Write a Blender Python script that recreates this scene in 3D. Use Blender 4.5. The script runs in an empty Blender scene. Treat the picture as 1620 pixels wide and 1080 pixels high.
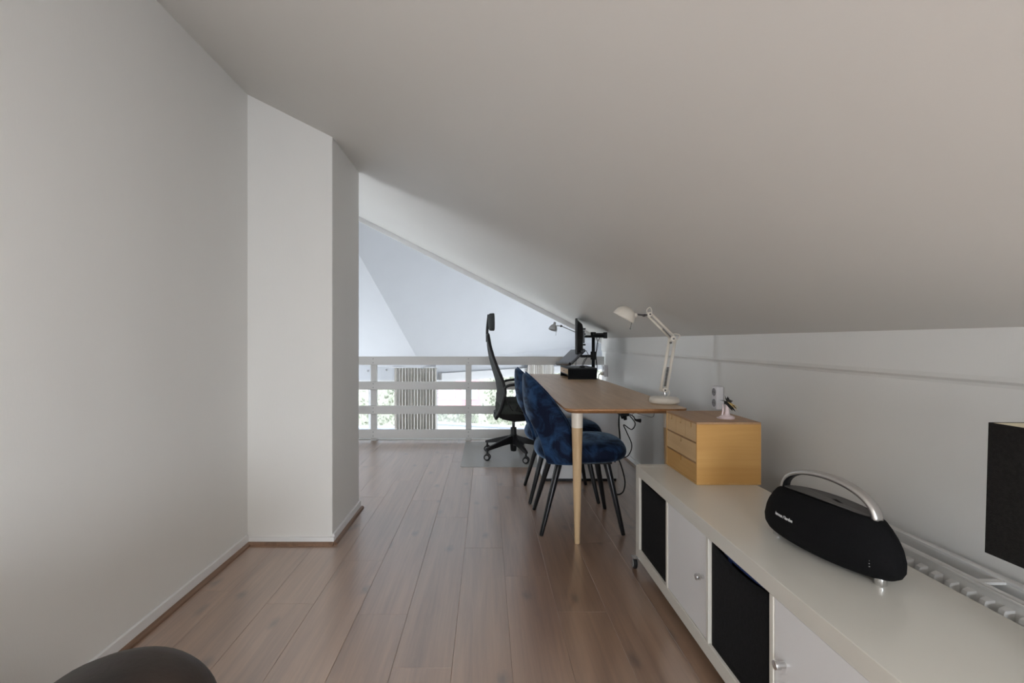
import bpy, bmesh, math, random
from mathutils import Vector, Matrix, Euler
random.seed(7)
scn = bpy.context.scene
COL = scn.collection
PI = math.pi

# ------------------------------------------------------------------ camera, world, light, exposure
EYE = 1.088
cam_d = bpy.data.cameras.new('camera'); cam = bpy.data.objects.new('camera', cam_d); COL.objects.link(cam)
cam.location = (0, 0, EYE); cam.rotation_euler = (PI/2, 0, 0)
cam_d.lens = 17.0; cam_d.sensor_width = 36.0; cam_d.shift_x = 40/1620; cam_d.clip_start = 0.02; cam_d.clip_end = 300
scn.camera = cam
world = bpy.data.worlds.new('overcast_sky'); scn.world = world; world.use_nodes = True
wb = world.node_tree.nodes['Background']
wb.inputs[0].default_value = (0.88, 0.94, 1.0, 1); wb.inputs[1].default_value = 4.8

def area_light(name, loc, rot, sx, sy, watts, color):
    d = bpy.data.lights.new(name, 'AREA'); d.shape = 'RECTANGLE'; d.size = sx; d.size_y = sy
    d.energy = watts; d.color = color
    o = bpy.data.objects.new(name, d); COL.objects.link(o); o.location = loc; o.rotation_euler = rot
    return o
# fill lamp at the unseen window added in the wall behind the photographer
area_light('fill_back_window', (0.45, -2.02, 0.86), (PI/2-0.42, 0, math.radians(34)), 1.0, 0.6, 41, (0.85, 0.92, 1.0))
# fill lamp under an added roof window in the slope behind the photographer
area_light('fill_roof_window', (0.20, -1.16, 1.78), (0, math.atan(0.503), 0), 1.05, 1.0, 32, (1.0, 0.965, 0.92))
# fill lamp at a small window added in the left wall of the landing
area_light('fill_landing_window', (-2.66, 3.75, 1.25), (0, -PI/2, 0), 0.9, 0.85, 8, (0.90, 0.95, 1.0))
# fill lamp at the tall window added in the left wall of the hall
area_light('fill_hall_left', (-4.4, 7.6, -0.75), (0, -PI/2, 0), 1.4, 3.6, 30, (0.88, 0.94, 1.0))
area_light('fill_hall_right', (3.85, 9.0, -0.75), (0, PI/2, 0), 1.4, 4.4, 42, (0.90, 0.95, 1.0))  # fill lamp at the window added in the right hall wall

vs = scn.view_settings
vs.view_transform = 'Standard'; vs.look = 'None'; vs.gamma = 1.0; vs.exposure = 0.28; vs.use_curve_mapping = False

# ------------------------------------------------------------------ helpers
def setp(o, label=None, cat=None, group=None, kind=None):
    if label: o['label'] = label
    if cat: o['category'] = cat
    if group: o['group'] = group
    if kind: o['kind'] = kind
    return o

def root(name, loc, rz, label, cat, group=None):
    o = bpy.data.objects.new(name, None); o.empty_display_size = 0.1; COL.objects.link(o)
    o.location = loc; o.rotation_euler = (0, 0, rz)
    return setp(o, label, cat, group)

def obj(name, bm, mat, parent=None, smooth=False, bevel=0, subsurf=0, solid=0, seg=2, angle=35):
    me = bpy.data.meshes.new(name)
    bmesh.ops.recalc_face_normals(bm, faces=bm.faces[:])
    bm.to_mesh(me); bm.free()
    if mat: me.materials.append(mat)
    if smooth:
        for p in me.polygons: p.use_smooth = True
    o = bpy.data.objects.new(name, me); COL.objects.link(o)
    if parent: o.parent = parent
    if solid:
        m = o.modifiers.new('thick', 'SOLIDIFY'); m.thickness = solid; m.offset = 0
    if bevel:
        m = o.modifiers.new('bevel', 'BEVEL'); m.width = bevel; m.segments = seg
        m.limit_method = 'ANGLE'; m.angle_limit = math.radians(angle)
        if smooth is None or smooth is False:
            pass
    if subsurf:
        m = o.modifiers.new('sub', 'SUBSURF'); m.levels = subsurf; m.render_levels = subsurf
    return o

def B(*args):
    bm = bmesh.new()
    if args: box(bm, *args)
    return bm

def box(bm, x0, x1, y0, y1, z0, z1):
    vs_ = [bm.verts.new(p) for p in ((x0,y0,z0),(x1,y0,z0),(x1,y1,z0),(x0,y1,z0),(x0,y0,z1),(x1,y0,z1),(x1,y1,z1),(x0,y1,z1))]
    for f in ((0,3,2,1),(4,5,6,7),(0,1,5,4),(1,2,6,5),(2,3,7,6),(3,0,4,7)):
        bm.faces.new([vs_[i] for i in f])
    return bm

def prism(bm, pts, d):
    """polygon pts (3d) extruded by vector d"""
    d = Vector(d)
    a = [bm.verts.new(p) for p in pts]; b = [bm.verts.new(Vector(p)+d) for p in pts]
    bm.faces.new(a); bm.faces.new(b[::-1])
    n = len(a)
    for i in range(n):
        bm.faces.new((a[i], a[(i+1) % n], b[(i+1) % n], b[i]))
    return bm

def frame_axes(t):
    t = t.normalized()
    up = Vector((0,0,1)) if abs(t.z) < 0.9 else Vector((1,0,0))
    a = t.cross(up).normalized(); b = t.cross(a).normalized()
    return a, b

def cyl(bm, p0, p1, r0, r1=None, n=16):
    r1 = r0 if r1 is None else r1
    p0 = Vector(p0); p1 = Vector(p1)
    a, b = frame_axes(p1-p0)
    R = []
    for p, r in ((p0, r0), (p1, r1)):
        R.append([bm.verts.new(p + a*r*math.cos(2*PI*i/n) + b*r*math.sin(2*PI*i/n)) for i in range(n)])
    for i in range(n):
        bm.faces.new((R[0][i], R[0][(i+1)%n], R[1][(i+1)%n], R[1][i]))
    bm.faces.new(R[0][::-1]); bm.faces.new(R[1])
    return bm

def catmull(pts, k=6):
    pts = [Vector(p) for p in pts]
    if len(pts) < 3: return pts
    P = [2*pts[0]-pts[1]] + pts + [2*pts[-1]-pts[-2]]
    out = []
    for i in range(1, len(P)-2):
        for j in range(k):
            t = j/k
            a, b, c, d = P[i-1], P[i], P[i+1], P[i+2]
            out.append(0.5*((2*b)+(c-a)*t+(2*a-5*b+4*c-d)*t*t+(3*b-a-3*c+d)*t**3))
    out.append(pts[-1])
    return out

def tube(bm, pts, r, n=8, k=6, smooth=True, closed=False):
    P = catmull(pts, k) if smooth else [Vector(p) for p in pts]
    m = len(P)
    rr = r if callable(r) else (lambda t: r)
    prev = None; rings = []
    for i, p in enumerate(P):
        t = (P[min(i+1, m-1)] - P[max(i-1, 0)])
        if t.length < 1e-9: t = Vector((0,0,1))
        t.normalize()
        if prev is None: a, b = frame_axes(t)
        else:
            a = prev - t*prev.dot(t)
            if a.length < 1e-6: a, b = frame_axes(t)
            a.normalize(); b = t.cross(a)
        prev = a
        q = rr(i/(m-1))
        rings.append([bm.verts.new(p + a*q*math.cos(2*PI*j/n) + b*q*math.sin(2*PI*j/n)) for j in range(n)])
    for i in range(m-1):
        for j in range(n):
            bm.faces.new((rings[i][j], rings[i][(j+1)%n], rings[i+1][(j+1)%n], rings[i+1][j]))
    bm.faces.new(rings[0][::-1]); bm.faces.new(rings[-1])
    return bm

def lathe(bm, prof, n=32, c=(0,0,0), mtx=None):
    """prof: list of (r, z)"""
    rings = []
    c = Vector(c)
    for r, z in prof:
        ring = []
        for i in range(n if r > 1e-6 else 1):
            p = Vector((r*math.cos(2*PI*i/n), r*math.sin(2*PI*i/n), z))
            if mtx: p = mtx @ p
            ring.append(bm.verts.new(p + c))
        rings.append(ring)
    for k in range(len(rings)-1):
        A, Bq = rings[k], rings[k+1]
        for i in range(n):
            a = A[i % len(A)]; b = A[(i+1) % len(A)]; c2 = Bq[(i+1) % len(Bq)]; d = Bq[i % len(Bq)]
            u = []
            for v in (a, b, c2, d):
                if v not in u: u.append(v)
            if len(u) >= 3:
                try: bm.faces.new(u)
                except ValueError: pass
    if len(rings[0]) > 2: bm.faces.new(rings[0][::-1])
    if len(rings[-1]) > 2: bm.faces.new(rings[-1])
    return bm

def loft(bm, rings, cap=True, closed=True):
    V = [[bm.verts.new(p) for p in r] for r in rings]
    n = len(V[0])
    for i in range(len(V)-1):
        for j in range(n if closed else n-1):
            bm.faces.new((V[i][j], V[i][(j+1)%n], V[i+1][(j+1)%n], V[i+1][j]))
    if cap and closed:
        bm.faces.new(V[0][::-1]); bm.faces.new(V[-1])
    return V

def lerp_tab(tab, x):
    if x <= tab[0][0]: return tab[0][1]
    for (a, va), (b, vb) in zip(tab, tab[1:]):
        if x <= b:
            t = (x-a)/(b-a); return va+(vb-va)*t
    return tab[-1][1]

# ------------------------------------------------------------------ materials
def mat(name, color, rough=0.5, metal=0.0, noise=0.0, nscale=20.0, bump=0.0, bscale=200.0, spec=0.5, stretch=(1,1,1),
        color2=None, sheen=0.0, coat=0.0, trans=0.0, emit=None, estr=0.0):
    m = bpy.data.materials.new(name); m.use_nodes = True
    nt = m.node_tree; b = nt.nodes['Principled BSDF']
    b.inputs['Base Color'].default_value = (*color, 1); b.inputs['Roughness'].default_value = rough
    b.inputs['Metallic'].default_value = metal; b.inputs['Specular IOR Level'].default_value = spec
    if sheen:
        b.inputs['Sheen Weight'].default_value = sheen; b.inputs['Sheen Roughness'].default_value = 0.35
        b.inputs['Sheen Tint'].default_value = (0.55, 0.75, 1.0, 1)
    if coat: b.inputs['Coat Weight'].default_value = coat; b.inputs['Coat Roughness'].default_value = 0.15
    if trans: b.inputs['Transmission Weight'].default_value = trans
    if emit: b.inputs['Emission Color'].default_value = (*emit, 1); b.inputs['Emission Strength'].default_value = estr
    tc = nt.nodes.new('ShaderNodeTexCoord'); mp = nt.nodes.new('ShaderNodeMapping')
    mp.inputs['Scale'].default_value = stretch
    nt.links.new(tc.outputs['Object'], mp.inputs[0])
    if noise or color2:
        n = nt.nodes.new('ShaderNodeTexNoise'); n.inputs['Scale'].default_value = nscale; n.inputs['Detail'].default_value = 5
        nt.links.new(mp.outputs[0], n.inputs['Vector'])
        r = nt.nodes.new('ShaderNodeValToRGB')
        r.color_ramp.elements[0].position = 0.35; r.color_ramp.elements[1].position = 0.68
        c2 = color2 if color2 else tuple(c*(1-noise) for c in color)
        r.color_ramp.elements[0].color = (*c2, 1); r.color_ramp.elements[1].color = (*color, 1)
        nt.links.new(n.outputs['Fac'], r.inputs[0]); nt.links.new(r.outputs[0], b.inputs['Base Color'])
    if bump:
        n2 = nt.nodes.new('ShaderNodeTexNoise'); n2.inputs['Scale'].default_value = bscale; n2.inputs['Detail'].default_value = 4
        nt.links.new(mp.outputs[0], n2.inputs['Vector'])
        bp = nt.nodes.new('ShaderNodeBump'); bp.inputs['Strength'].default_value = bump; bp.inputs['Distance'].default_value = 0.01
        nt.links.new(n2.outputs['Fac'], bp.inputs['Height']); nt.links.new(bp.outputs[0], b.inputs['Normal'])
    return m

def wood_mat(name, c_dark, c_light, axis='Y', rough=0.4, scale=1.0, knots=0.0, per_object=False, spec=0.5, knot_col=(0.05,0.03,0.02)):
    m = bpy.data.materials.new(name); m.use_nodes = True
    nt = m.node_tree; L = nt.links; b = nt.nodes['Principled BSDF']
    b.inputs['Roughness'].default_value = rough; b.inputs['Specular IOR Level'].default_value = spec
    tc = nt.nodes.new('ShaderNodeTexCoord')
    vec = tc.outputs['Object']
    oi = None
    if per_object:
        oi = nt.nodes.new('ShaderNodeObjectInfo')
        mul = nt.nodes.new('ShaderNodeMath'); mul.operation = 'MULTIPLY'; mul.inputs[1].default_value = 37.0
        L.new(oi.outputs['Random'], mul.inputs[0])
        ad = nt.nodes.new('ShaderNodeVectorMath'); ad.operation = 'ADD'
        L.new(vec, ad.inputs[0]); L.new(mul.outputs[0], ad.inputs[1]); vec = ad.outputs[0]
    mp = nt.nodes.new('ShaderNodeMapping')
    s = [14*scale]*3; s['XYZ'.index(axis)] = 0.9*scale
    mp.inputs['Scale'].default_value = s
    L.new(vec, mp.inputs[0])
    n1 = nt.nodes.new('ShaderNodeTexNoise'); n1.inputs['Scale'].default_value = 1.0; n1.inputs['Detail'].default_value = 8
    n1.inputs['Roughness'].default_value = 0.65; n1.inputs['Distortion'].default_value = 0.6
    L.new(mp.outputs[0], n1.inputs['Vector'])
    mp2 = nt.nodes.new('ShaderNodeMapping'); s2 = [90*scale]*3; s2['XYZ'.index(axis)] = 2.5*scale; mp2.inputs['Scale'].default_value = s2
    L.new(vec, mp2.inputs[0])
    n2 = nt.nodes.new('ShaderNodeTexNoise'); n2.inputs['Scale'].default_value = 1.0; n2.inputs['Detail'].default_value = 3
    L.new(mp2.outputs[0], n2.inputs['Vector'])
    mix = nt.nodes.new('ShaderNodeMath'); mix.operation = 'MULTIPLY_ADD'; mix.inputs[1].default_value = 0.35
    L.new(n2.outputs['Fac'], mix.inputs[0]); L.new(n1.outputs['Fac'], mix.inputs[2])
    r = nt.nodes.new('ShaderNodeValToRGB')
    r.color_ramp.elements[0].position = 0.45; r.color_ramp.elements[1].position = 0.88
    r.color_ramp.elements[0].color = (*c_dark, 1); r.color_ramp.elements[1].color = (*c_light, 1)
    L.new(mix.outputs[0], r.inputs[0])
    col = r.outputs[0]
    if knots:
        mp3 = nt.nodes.new('ShaderNodeMapping'); s3 = [4.2]*3; s3['XYZ'.index(axis)] = 2.0; mp3.inputs['Scale'].default_value = s3
        L.new(vec, mp3.inputs[0])
        nd = nt.nodes.new('ShaderNodeTexNoise'); nd.inputs['Scale'].default_value = 9; nd.inputs['Detail'].default_value = 3
        L.new(mp3.outputs[0], nd.inputs['Vector'])
        vm = nt.nodes.new('ShaderNodeVectorMath'); vm.operation = 'SCALE'; vm.inputs['Scale'].default_value = 0.12
        L.new(nd.outputs['Color'], vm.inputs[0])
        va = nt.nodes.new('ShaderNodeVectorMath'); va.operation = 'ADD'; L.new(mp3.outputs[0], va.inputs[0]); L.new(vm.outputs[0], va.inputs[1])
        vo = nt.nodes.new('ShaderNodeTexVoronoi'); vo.inputs['Scale'].default_value = 1.0; vo.voronoi_dimensions = '2D'
        L.new(va.outputs[0], vo.inputs['Vector'])
        rk = nt.nodes.new('ShaderNodeValToRGB'); rk.color_ramp.elements[0].position = 0.02; rk.color_ramp.elements[1].position = 0.11
        rk.color_ramp.elements[0].color = (knots, knots, knots, 1); rk.color_ramp.elements[1].color = (0, 0, 0, 1)
        L.new(vo.outputs['Distance'], rk.inputs[0])
        mk = nt.nodes.new('ShaderNodeMix'); mk.data_type = 'RGBA'
        L.new(rk.outputs[0], mk.inputs[0]); L.new(col, mk.inputs[6]); mk.inputs[7].default_value = (*knot_col, 1)
        col = mk.outputs[2]
    if per_object:
        hsv = nt.nodes.new('ShaderNodeHueSaturation')
        mr = nt.nodes.new('ShaderNodeMapRange'); mr.inputs[3].default_value = 0.91; mr.inputs[4].default_value = 1.09
        L.new(oi.outputs['Random'], mr.inputs[0]); L.new(mr.outputs[0], hsv.inputs['Value']); L.new(col, hsv.inputs['Color'])
        col = hsv.outputs[0]
    L.new(col, b.inputs['Base Color'])
    bp = nt.nodes.new('ShaderNodeBump'); bp.inputs['Strength'].default_value = 0.06; bp.inputs['Distance'].default_value = 0.004
    L.new(n2.outputs['Fac'], bp.inputs['Height']); L.new(bp.outputs[0], b.inputs['Normal'])
    return m

def glass_mat(name, tint=(1,1,1), gloss=0.08, rough=0.0):
    m = bpy.data.materials.new(name); m.use_nodes = True
    nt = m.node_tree; nt.nodes.clear()
    o = nt.nodes.new('ShaderNodeOutputMaterial'); mx = nt.nodes.new('ShaderNodeMixShader')
    t = nt.nodes.new('ShaderNodeBsdfTransparent'); t.inputs[0].default_value = (*tint, 1)
    g = nt.nodes.new('ShaderNodeBsdfGlossy'); g.inputs['Roughness'].default_value = rough
    mx.inputs[0].default_value = gloss
    nt.links.new(t.outputs[0], mx.inputs[1]); nt.links.new(g.outputs[0], mx.inputs[2]); nt.links.new(mx.outputs[0], o.inputs[0])
    return m

M = {}
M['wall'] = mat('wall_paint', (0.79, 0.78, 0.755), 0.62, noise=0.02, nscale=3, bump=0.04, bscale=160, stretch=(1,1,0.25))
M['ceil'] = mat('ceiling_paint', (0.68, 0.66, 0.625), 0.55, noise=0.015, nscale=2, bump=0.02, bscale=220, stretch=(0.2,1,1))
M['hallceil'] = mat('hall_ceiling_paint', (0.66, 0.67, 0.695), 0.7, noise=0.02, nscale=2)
M['white_trim'] = mat('white_trim_paint', (0.80, 0.80, 0.80), 0.4, noise=0.02, nscale=6)
M['rail'] = mat('rail_paint', (0.66, 0.65, 0.635), 0.5, noise=0.06, nscale=9, bump=0.05, bscale=60, stretch=(0.2,1,1))
M['floor'] = wood_mat('oak_laminate', (0.185, 0.095, 0.052), (0.40, 0.245, 0.155), 'Y', 0.36, 1.0, 0.7, True, 1.0, (0.045, 0.024, 0.016))
fb = M['floor'].node_tree.nodes['Principled BSDF']
fb.inputs['IOR'].default_value = 1.9; fb.inputs['Specular IOR Level'].default_value = 0.5
fb.inputs['Coat Weight'].default_value = 1.0; fb.inputs['Coat IOR'].default_value = 2.5; fb.inputs['Coat Roughness'].default_value = 0.30
M['strip'] = wood_mat('floor_moulding', (0.16, 0.09, 0.055), (0.28, 0.17, 0.11), 'Y', 0.4)
M['slab'] = mat('floor_underlay', (0.10, 0.06, 0.04), 0.9, noise=0.1)
M['bamboo'] = wood_mat('bamboo_veneer', (0.50, 0.32, 0.18), (0.66, 0.46, 0.29), 'Y', 0.38, 1.6, spec=0.5)
M['bamboo'].node_tree.nodes['Principled BSDF'].inputs['IOR'].default_value = 1.75
M['bamboo_leg'] = wood_mat('bamboo_leg', (0.50, 0.33, 0.17), (0.66, 0.48, 0.29), 'Z', 0.42, 2.0)
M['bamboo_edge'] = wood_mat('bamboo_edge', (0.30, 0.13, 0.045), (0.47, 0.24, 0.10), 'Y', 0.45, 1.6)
M['birch'] = wood_mat('birch_plywood', (0.52, 0.285, 0.085), (0.64, 0.38, 0.14), 'Y', 0.42, 0.7)
M['birch_light'] = wood_mat('birch_drawer', (0.60, 0.40, 0.20), (0.72, 0.51, 0.28), 'Y', 0.45, 0.8)
M['birch_dark'] = mat('birch_darkened', (0.07, 0.032, 0.012), 0.6, noise=0.2, nscale=40)
M['birch_line'] = mat('birch_shelf_edge', (0.34, 0.19, 0.085), 0.6, noise=0.15, nscale=40)
M['lacquer'] = mat('white_lacquer', (0.69, 0.67, 0.61), 0.20, noise=0.015, nscale=3, spec=0.5)
M['door_white'] = mat('door_white', (0.79, 0.79, 0.80), 0.35, noise=0.015, nscale=3)
M['fabric_black'] = mat('black_felt', (0.011, 0.012, 0.014), 0.9, spec=0.2, noise=0.4, nscale=90, bump=0.4, bscale=500)
M['velvet'] = None
M['black_metal'] = mat('black_metal', (0.012, 0.013, 0.016), 0.3, metal=0.3, noise=0.1, nscale=30)
M['black_plastic'] = mat('black_plastic', (0.009, 0.009, 0.010), 0.42, spec=0.35, noise=0.15, nscale=40)
M['mesh_grey'] = mat('chair_mesh', (0.035, 0.040, 0.040), 0.75, noise=0.3, nscale=120, bump=0.3, bscale=500)
M['seat_grey'] = mat('chair_seat_fabric', (0.045, 0.052, 0.046), 0.9, noise=0.3, nscale=150, bump=0.3, bscale=500)
M['grey_plastic'] = mat('grey_plastic', (0.30, 0.30, 0.30), 0.4, noise=0.05)
M['chrome'] = mat('brushed_steel', (0.72, 0.72, 0.72), 0.25, metal=1.0, noise=0.05, nscale=80, stretch=(1,1,6))
M['dark_steel'] = mat('dark_steel', (0.16, 0.15, 0.145), 0.4, metal=0.8, noise=0.1)
M['lamp_white'] = mat('lamp_white_enamel', (0.82, 0.755, 0.66), 0.32, noise=0.02, nscale=8)
M['lamp_grey'] = mat('lamp_grey_enamel', (0.42, 0.42, 0.42), 0.4, noise=0.05, nscale=8)
M['shade'] = mat('black_shade_linen', (0.014, 0.013, 0.012), 0.95, spec=0.2, noise=0.45, nscale=160, bump=0.35, bscale=420)
M['cream'] = mat('cream_shade_lining', (0.62, 0.55, 0.40), 0.8, noise=0.05)
M['ceramic'] = mat('dark_ceramic', (0.05, 0.045, 0.04), 0.3, noise=0.2)
M['radiator'] = mat('radiator_enamel', (0.74, 0.73, 0.71), 0.35, noise=0.02)
M['leather'] = mat('brown_leather', (0.045, 0.029, 0.020), 0.5, color2=(0.012, 0.008, 0.007), nscale=5, bump=0.06, bscale=90, spec=0.35)
M['socket'] = mat('socket_plastic', (0.84, 0.82, 0.84), 0.3, noise=0.01)
M['socket_dark'] = mat('socket_recess', (0.30, 0.29, 0.30), 0.4, noise=0.05)
M['pink_white'] = mat('pale_pink_porcelain', (0.76, 0.62, 0.62), 0.35, noise=0.06, nscale=30)
M['gold'] = mat('straw_yellow', (0.55, 0.38, 0.12), 0.6, noise=0.1)
M['feather'] = mat('black_feather', (0.012, 0.010, 0.009), 0.8, noise=0.3, nscale=200)
M['laptop'] = mat('laptop_grey', (0.20, 0.205, 0.225), 0.45, metal=0.2, noise=0.04)
M['paper'] = mat('paper', (0.72, 0.75, 0.80), 0.7, noise=0.04, nscale=30)
M['glass'] = glass_mat('window_glass', (0.98, 0.99, 1.0), 0.04)
M['screen'] = mat('dark_screen', (0.01, 0.01, 0.012), 0.12, noise=0.1)
M['logo'] = mat('logo_silver', (0.75, 0.75, 0.75), 0.4, noise=0.02)
M['kick'] = mat('speaker_grille', (0.006, 0.006, 0.007), 0.85, spec=0.15, noise=0.4, nscale=300, bump=0.3, bscale=800, sheen=0.0)
M['deck'] = mat('speaker_deck', (0.085, 0.080, 0.078), 0.5, noise=0.08, nscale=60)
M['silver'] = mat('satin_silver', (0.60, 0.58, 0.56), 0.35, metal=0.9, noise=0.03)
M['mat_plastic'] = None
M['ground'] = mat('pale_paving', (0.72, 0.72, 0.68), 0.9, noise=0.15, nscale=3)
M['garden_wall'] = mat('grey_render', (0.36, 0.39, 0.46), 0.8, noise=0.05)
M['garden_white'] = mat('white_render', (0.85, 0.85, 0.85), 0.8, noise=0.04)
M['leaf'] = mat('pale_green_leaf', (0.36, 0.40, 0.28), 0.6, noise=0.65, nscale=6)
M['hedge_core'] = mat('hedge_core', (0.62, 0.62, 0.52), 0.9, noise=0.35, nscale=12)
M['pink_brick'] = mat('pink_facade', (0.44, 0.19, 0.22), 0.85, noise=0.08, nscale=4)
M['pane_blue'] = mat('far_window_pane', (0.45, 0.52, 0.58), 0.15, noise=0.05)

def velvet():
    m = bpy.data.materials.new('blue_velvet'); m.use_nodes = True
    nt = m.node_tree; L = nt.links; b = nt.nodes['Principled BSDF']
    b.inputs['Roughness'].default_value = 0.75; b.inputs['Specular IOR Level'].default_value = 0.15
    b.inputs['Sheen Weight'].default_value = 0.9; b.inputs['Sheen Roughness'].default_value = 0.38
    tc = nt.nodes.new('ShaderNodeTexCoord')
    n = nt.nodes.new('ShaderNodeTexNoise'); n.inputs['Scale'].default_value = 7; n.inputs['Detail'].default_value = 7; n.inputs['Roughness'].default_value = 0.62
    n.inputs['Distortion'].default_value = 1.2
    L.new(tc.outputs['Object'], n.inputs['Vector'])
    r = nt.nodes.new('ShaderNodeValToRGB'); r.color_ramp.elements[0].position = 0.44; r.color_ramp.elements[1].position = 0.62
    r.color_ramp.elements[0].color = (0.003, 0.007, 0.022, 1); r.color_ramp.elements[1].color = (0.017, 0.050, 0.125, 1)
    L.new(n.outputs['Fac'], r.inputs[0]); L.new(r.outputs[0], b.inputs['Base Color'])
    b.inputs['Sheen Tint'].default_value = (0.40, 0.58, 0.80, 1)
    r2 = nt.nodes.new('ShaderNodeMapRange'); r2.inputs[1].default_value = 0.38; r2.inputs[2].default_value = 0.66; r2.inputs[3].default_value = 0.15; r2.inputs[4].default_value = 0.8
    L.new(n.outputs['Fac'], r2.inputs[0]); L.new(r2.outputs[0], b.inputs['Sheen Weight'])
    return m
M['velvet'] = velvet()

def mat_plastic():
    m = bpy.data.materials.new('frosted_floor_mat'); m.use_nodes = True
    nt = m.node_tree; nt.nodes.clear(); L = nt.links
    o = nt.nodes.new('ShaderNodeOutputMaterial'); mx = nt.nodes.new('ShaderNodeMixShader'); mx.inputs[0].default_value = 0.55
    t = nt.nodes.new('ShaderNodeBsdfTransparent'); p = nt.nodes.new('ShaderNodeBsdfPrincipled')
    n = nt.nodes.new('ShaderNodeTexNoise'); n.inputs['Scale'].default_value = 300
    rm = nt.nodes.new('ShaderNodeMapRange'); rm.inputs[3].default_value = 0.25; rm.inputs[4].default_value = 0.36
    L.new(n.outputs['Fac'], rm.inputs[0]); L.new(rm.outputs[0], p.inputs['Roughness'])
    p.inputs['Base Color'].default_value = (0.60, 0.60, 0.58, 1)
    L.new(t.outputs[0], mx.inputs[1]); L.new(p.outputs[0], mx.inputs[2]); L.new(mx.outputs[0], o.inputs[0])
    return m
M['mat_plastic'] = mat_plastic()

def curtain_mat():
    m = bpy.data.materials.new('striped_curtain'); m.use_nodes = True
    nt = m.node_tree; L = nt.links; b = nt.nodes['Principled BSDF']; b.inputs['Roughness'].default_value = 0.9
    tc = nt.nodes.new('ShaderNodeTexCoord')
    w = nt.nodes.new('ShaderNodeTexWave'); w.inputs['Scale'].default_value = 9; w.inputs['Distortion'].default_value = 0.0; w.bands_direction = 'X'
    L.new(tc.outputs['Object'], w.inputs['Vector'])
    r = nt.nodes.new('ShaderNodeValToRGB')
    r.color_ramp.elements[0].color = (0.52, 0.46, 0.38, 1); r.color_ramp.elements[1].color = (0.82, 0.79, 0.73, 1)
    e = r.color_ramp.elements.new(0.45); e.color = (0.60, 0.58, 0.57, 1)
    L.new(w.outputs['Fac'], r.inputs[0]); L.new(r.outputs[0], b.inputs['Base Color'])
    return m
M['curtain'] = curtain_mat()

# ------------------------------------------------------------------ the room shell
XL, XR = -1.286, 1.30
def ceil_z(x): return 1.115 + 0.503*(XR - x)
YB, YE = -2.2, 5.42

def struct(name, bm, m, parent=None, **k):
    o = obj(name, bm, m, parent, **k)
    if not parent: o['kind'] = 'structure'
    return o

floor = struct('floor', B(-2.7, XR, YB, 5.36, -0.25, -0.009), M['slab'])
setp(floor, 'oak-coloured laminate plank floor of the attic loft')
# planks, 0.2 m wide and 1.38 m long, each an object
PW, PLN = 0.20, 1.38
plank_cache = {}
def plank(x0, x1, y0, y1):
    key = (round(x1-x0, 4), round(y1-y0, 4))
    if key not in plank_cache:
        w, l = x1-x0, y1-y0
        bm = bmesh.new(); g = 0.0003; c = 0.0007
        a = [(g, g), (w-g, g), (w-g, l-g), (g, l-g)]
        i = [(g+c, g+c), (w-g-c, g+c), (w-g-c, l-g-c), (g+c, l-g-c)]
        lo = [bm.verts.new((x-w/2, y-l/2, -0.009)) for x, y in a]
        mi = [bm.verts.new((x-w/2, y-l/2, -c)) for x, y in a]
        up = [bm.verts.new((x-w/2, y-l/2, 0)) for x, y in i]
        for k in range(4):
            n = (k+1) % 4
            bm.faces.new((lo[k], lo[n], mi[n], mi[k])); bm.faces.new((mi[k], mi[n], up[n], up[k]))
        bm.faces.new(up)
        me = bpy.data.meshes.new('plank'); bmesh.ops.recalc_face_normals(bm, faces=bm.faces[:]); bm.to_mesh(me); bm.free()
        me.materials.append(M['floor']); plank_cache[key] = me
    o = bpy.data.objects.new('plank', plank_cache[key]); COL.objects.link(o)
    o.parent = floor; o.location = ((x0+x1)/2, (y0+y1)/2, 0)
joint = {-2: 1.93, -1: 1.613, 0: 2.55, 1: 2.243, 2: 1.947, 3: 2.62, -3: 2.4}
for i in range(-13, 8):
    x0 = -0.116 + PW*i; x1 = x0 + PW
    x0 = max(x0, -2.7); x1 = min(x1, XR)
    if x1 - x0 < 0.01: continue
    j0 = joint.get(i, random.uniform(1.4, 2.8))
    y = j0 - PLN*math.ceil((j0-YB)/PLN)
    while y < 5.36:
        a, b = max(y, YB), min(y+PLN, 5.36)
        if b - a > 0.01:
            if a < 3.14 and b > 3.14 and x1 <= XL-0.05: pass
            plank(x0, x1, a, b)
        y += PLN
trim = struct('trim_1', B(-2.7, XR, 5.36, 5.41, -0.30, 0.012), M['white_trim'], bevel=0.003)
setp(trim, 'white edge board along the end of the loft floor')

def zbox(x0, x1, y0, y1, extra=0.03, z0=-0.009):
    bm = bmesh.new()
    pts = [(x0, y0, z0), (x1, y0, z0), (x1, y0, ceil_z(x1)+extra), (x0, y0, ceil_z(x0)+extra)]
    return prism(bm, pts, (0, y1-y0, 0))
o = struct('wall_left', zbox(XL-0.10, XL, YB, 2.60), M['wall']); setp(o, 'long white-painted wall on the left of the room')
o = struct('wall_pier', zbox(XL-0.10, -0.83, 2.60, 3.14), M['wall'], bevel=0.004); setp(o, 'white boxed chimney pier projecting from the left wall')
bm = bmesh.new(); box(bm, -2.8, -2.7, 3.04, 3.3, -0.009, 3.2); box(bm, -2.8, -2.7, 4.2, 5.42, -0.009, 3.2); box(bm, -2.8, -2.7, 3.3, 4.2, -0.009, 0.80); box(bm, -2.8, -2.7, 3.3, 4.2, 1.70, 3.2)
w = struct('added_window_7', B(-2.78, -2.72, 3.3, 3.35, 0.80, 1.70), M['white_trim']); setp(w, 'small white window added for light in the landing wall hidden behind the pier')  # unseen window, put in to send daylight across the landing
obj('frame_stile', B(-2.78, -2.72, 4.15, 4.2, 0.80, 1.70), M['white_trim'], w)
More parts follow.
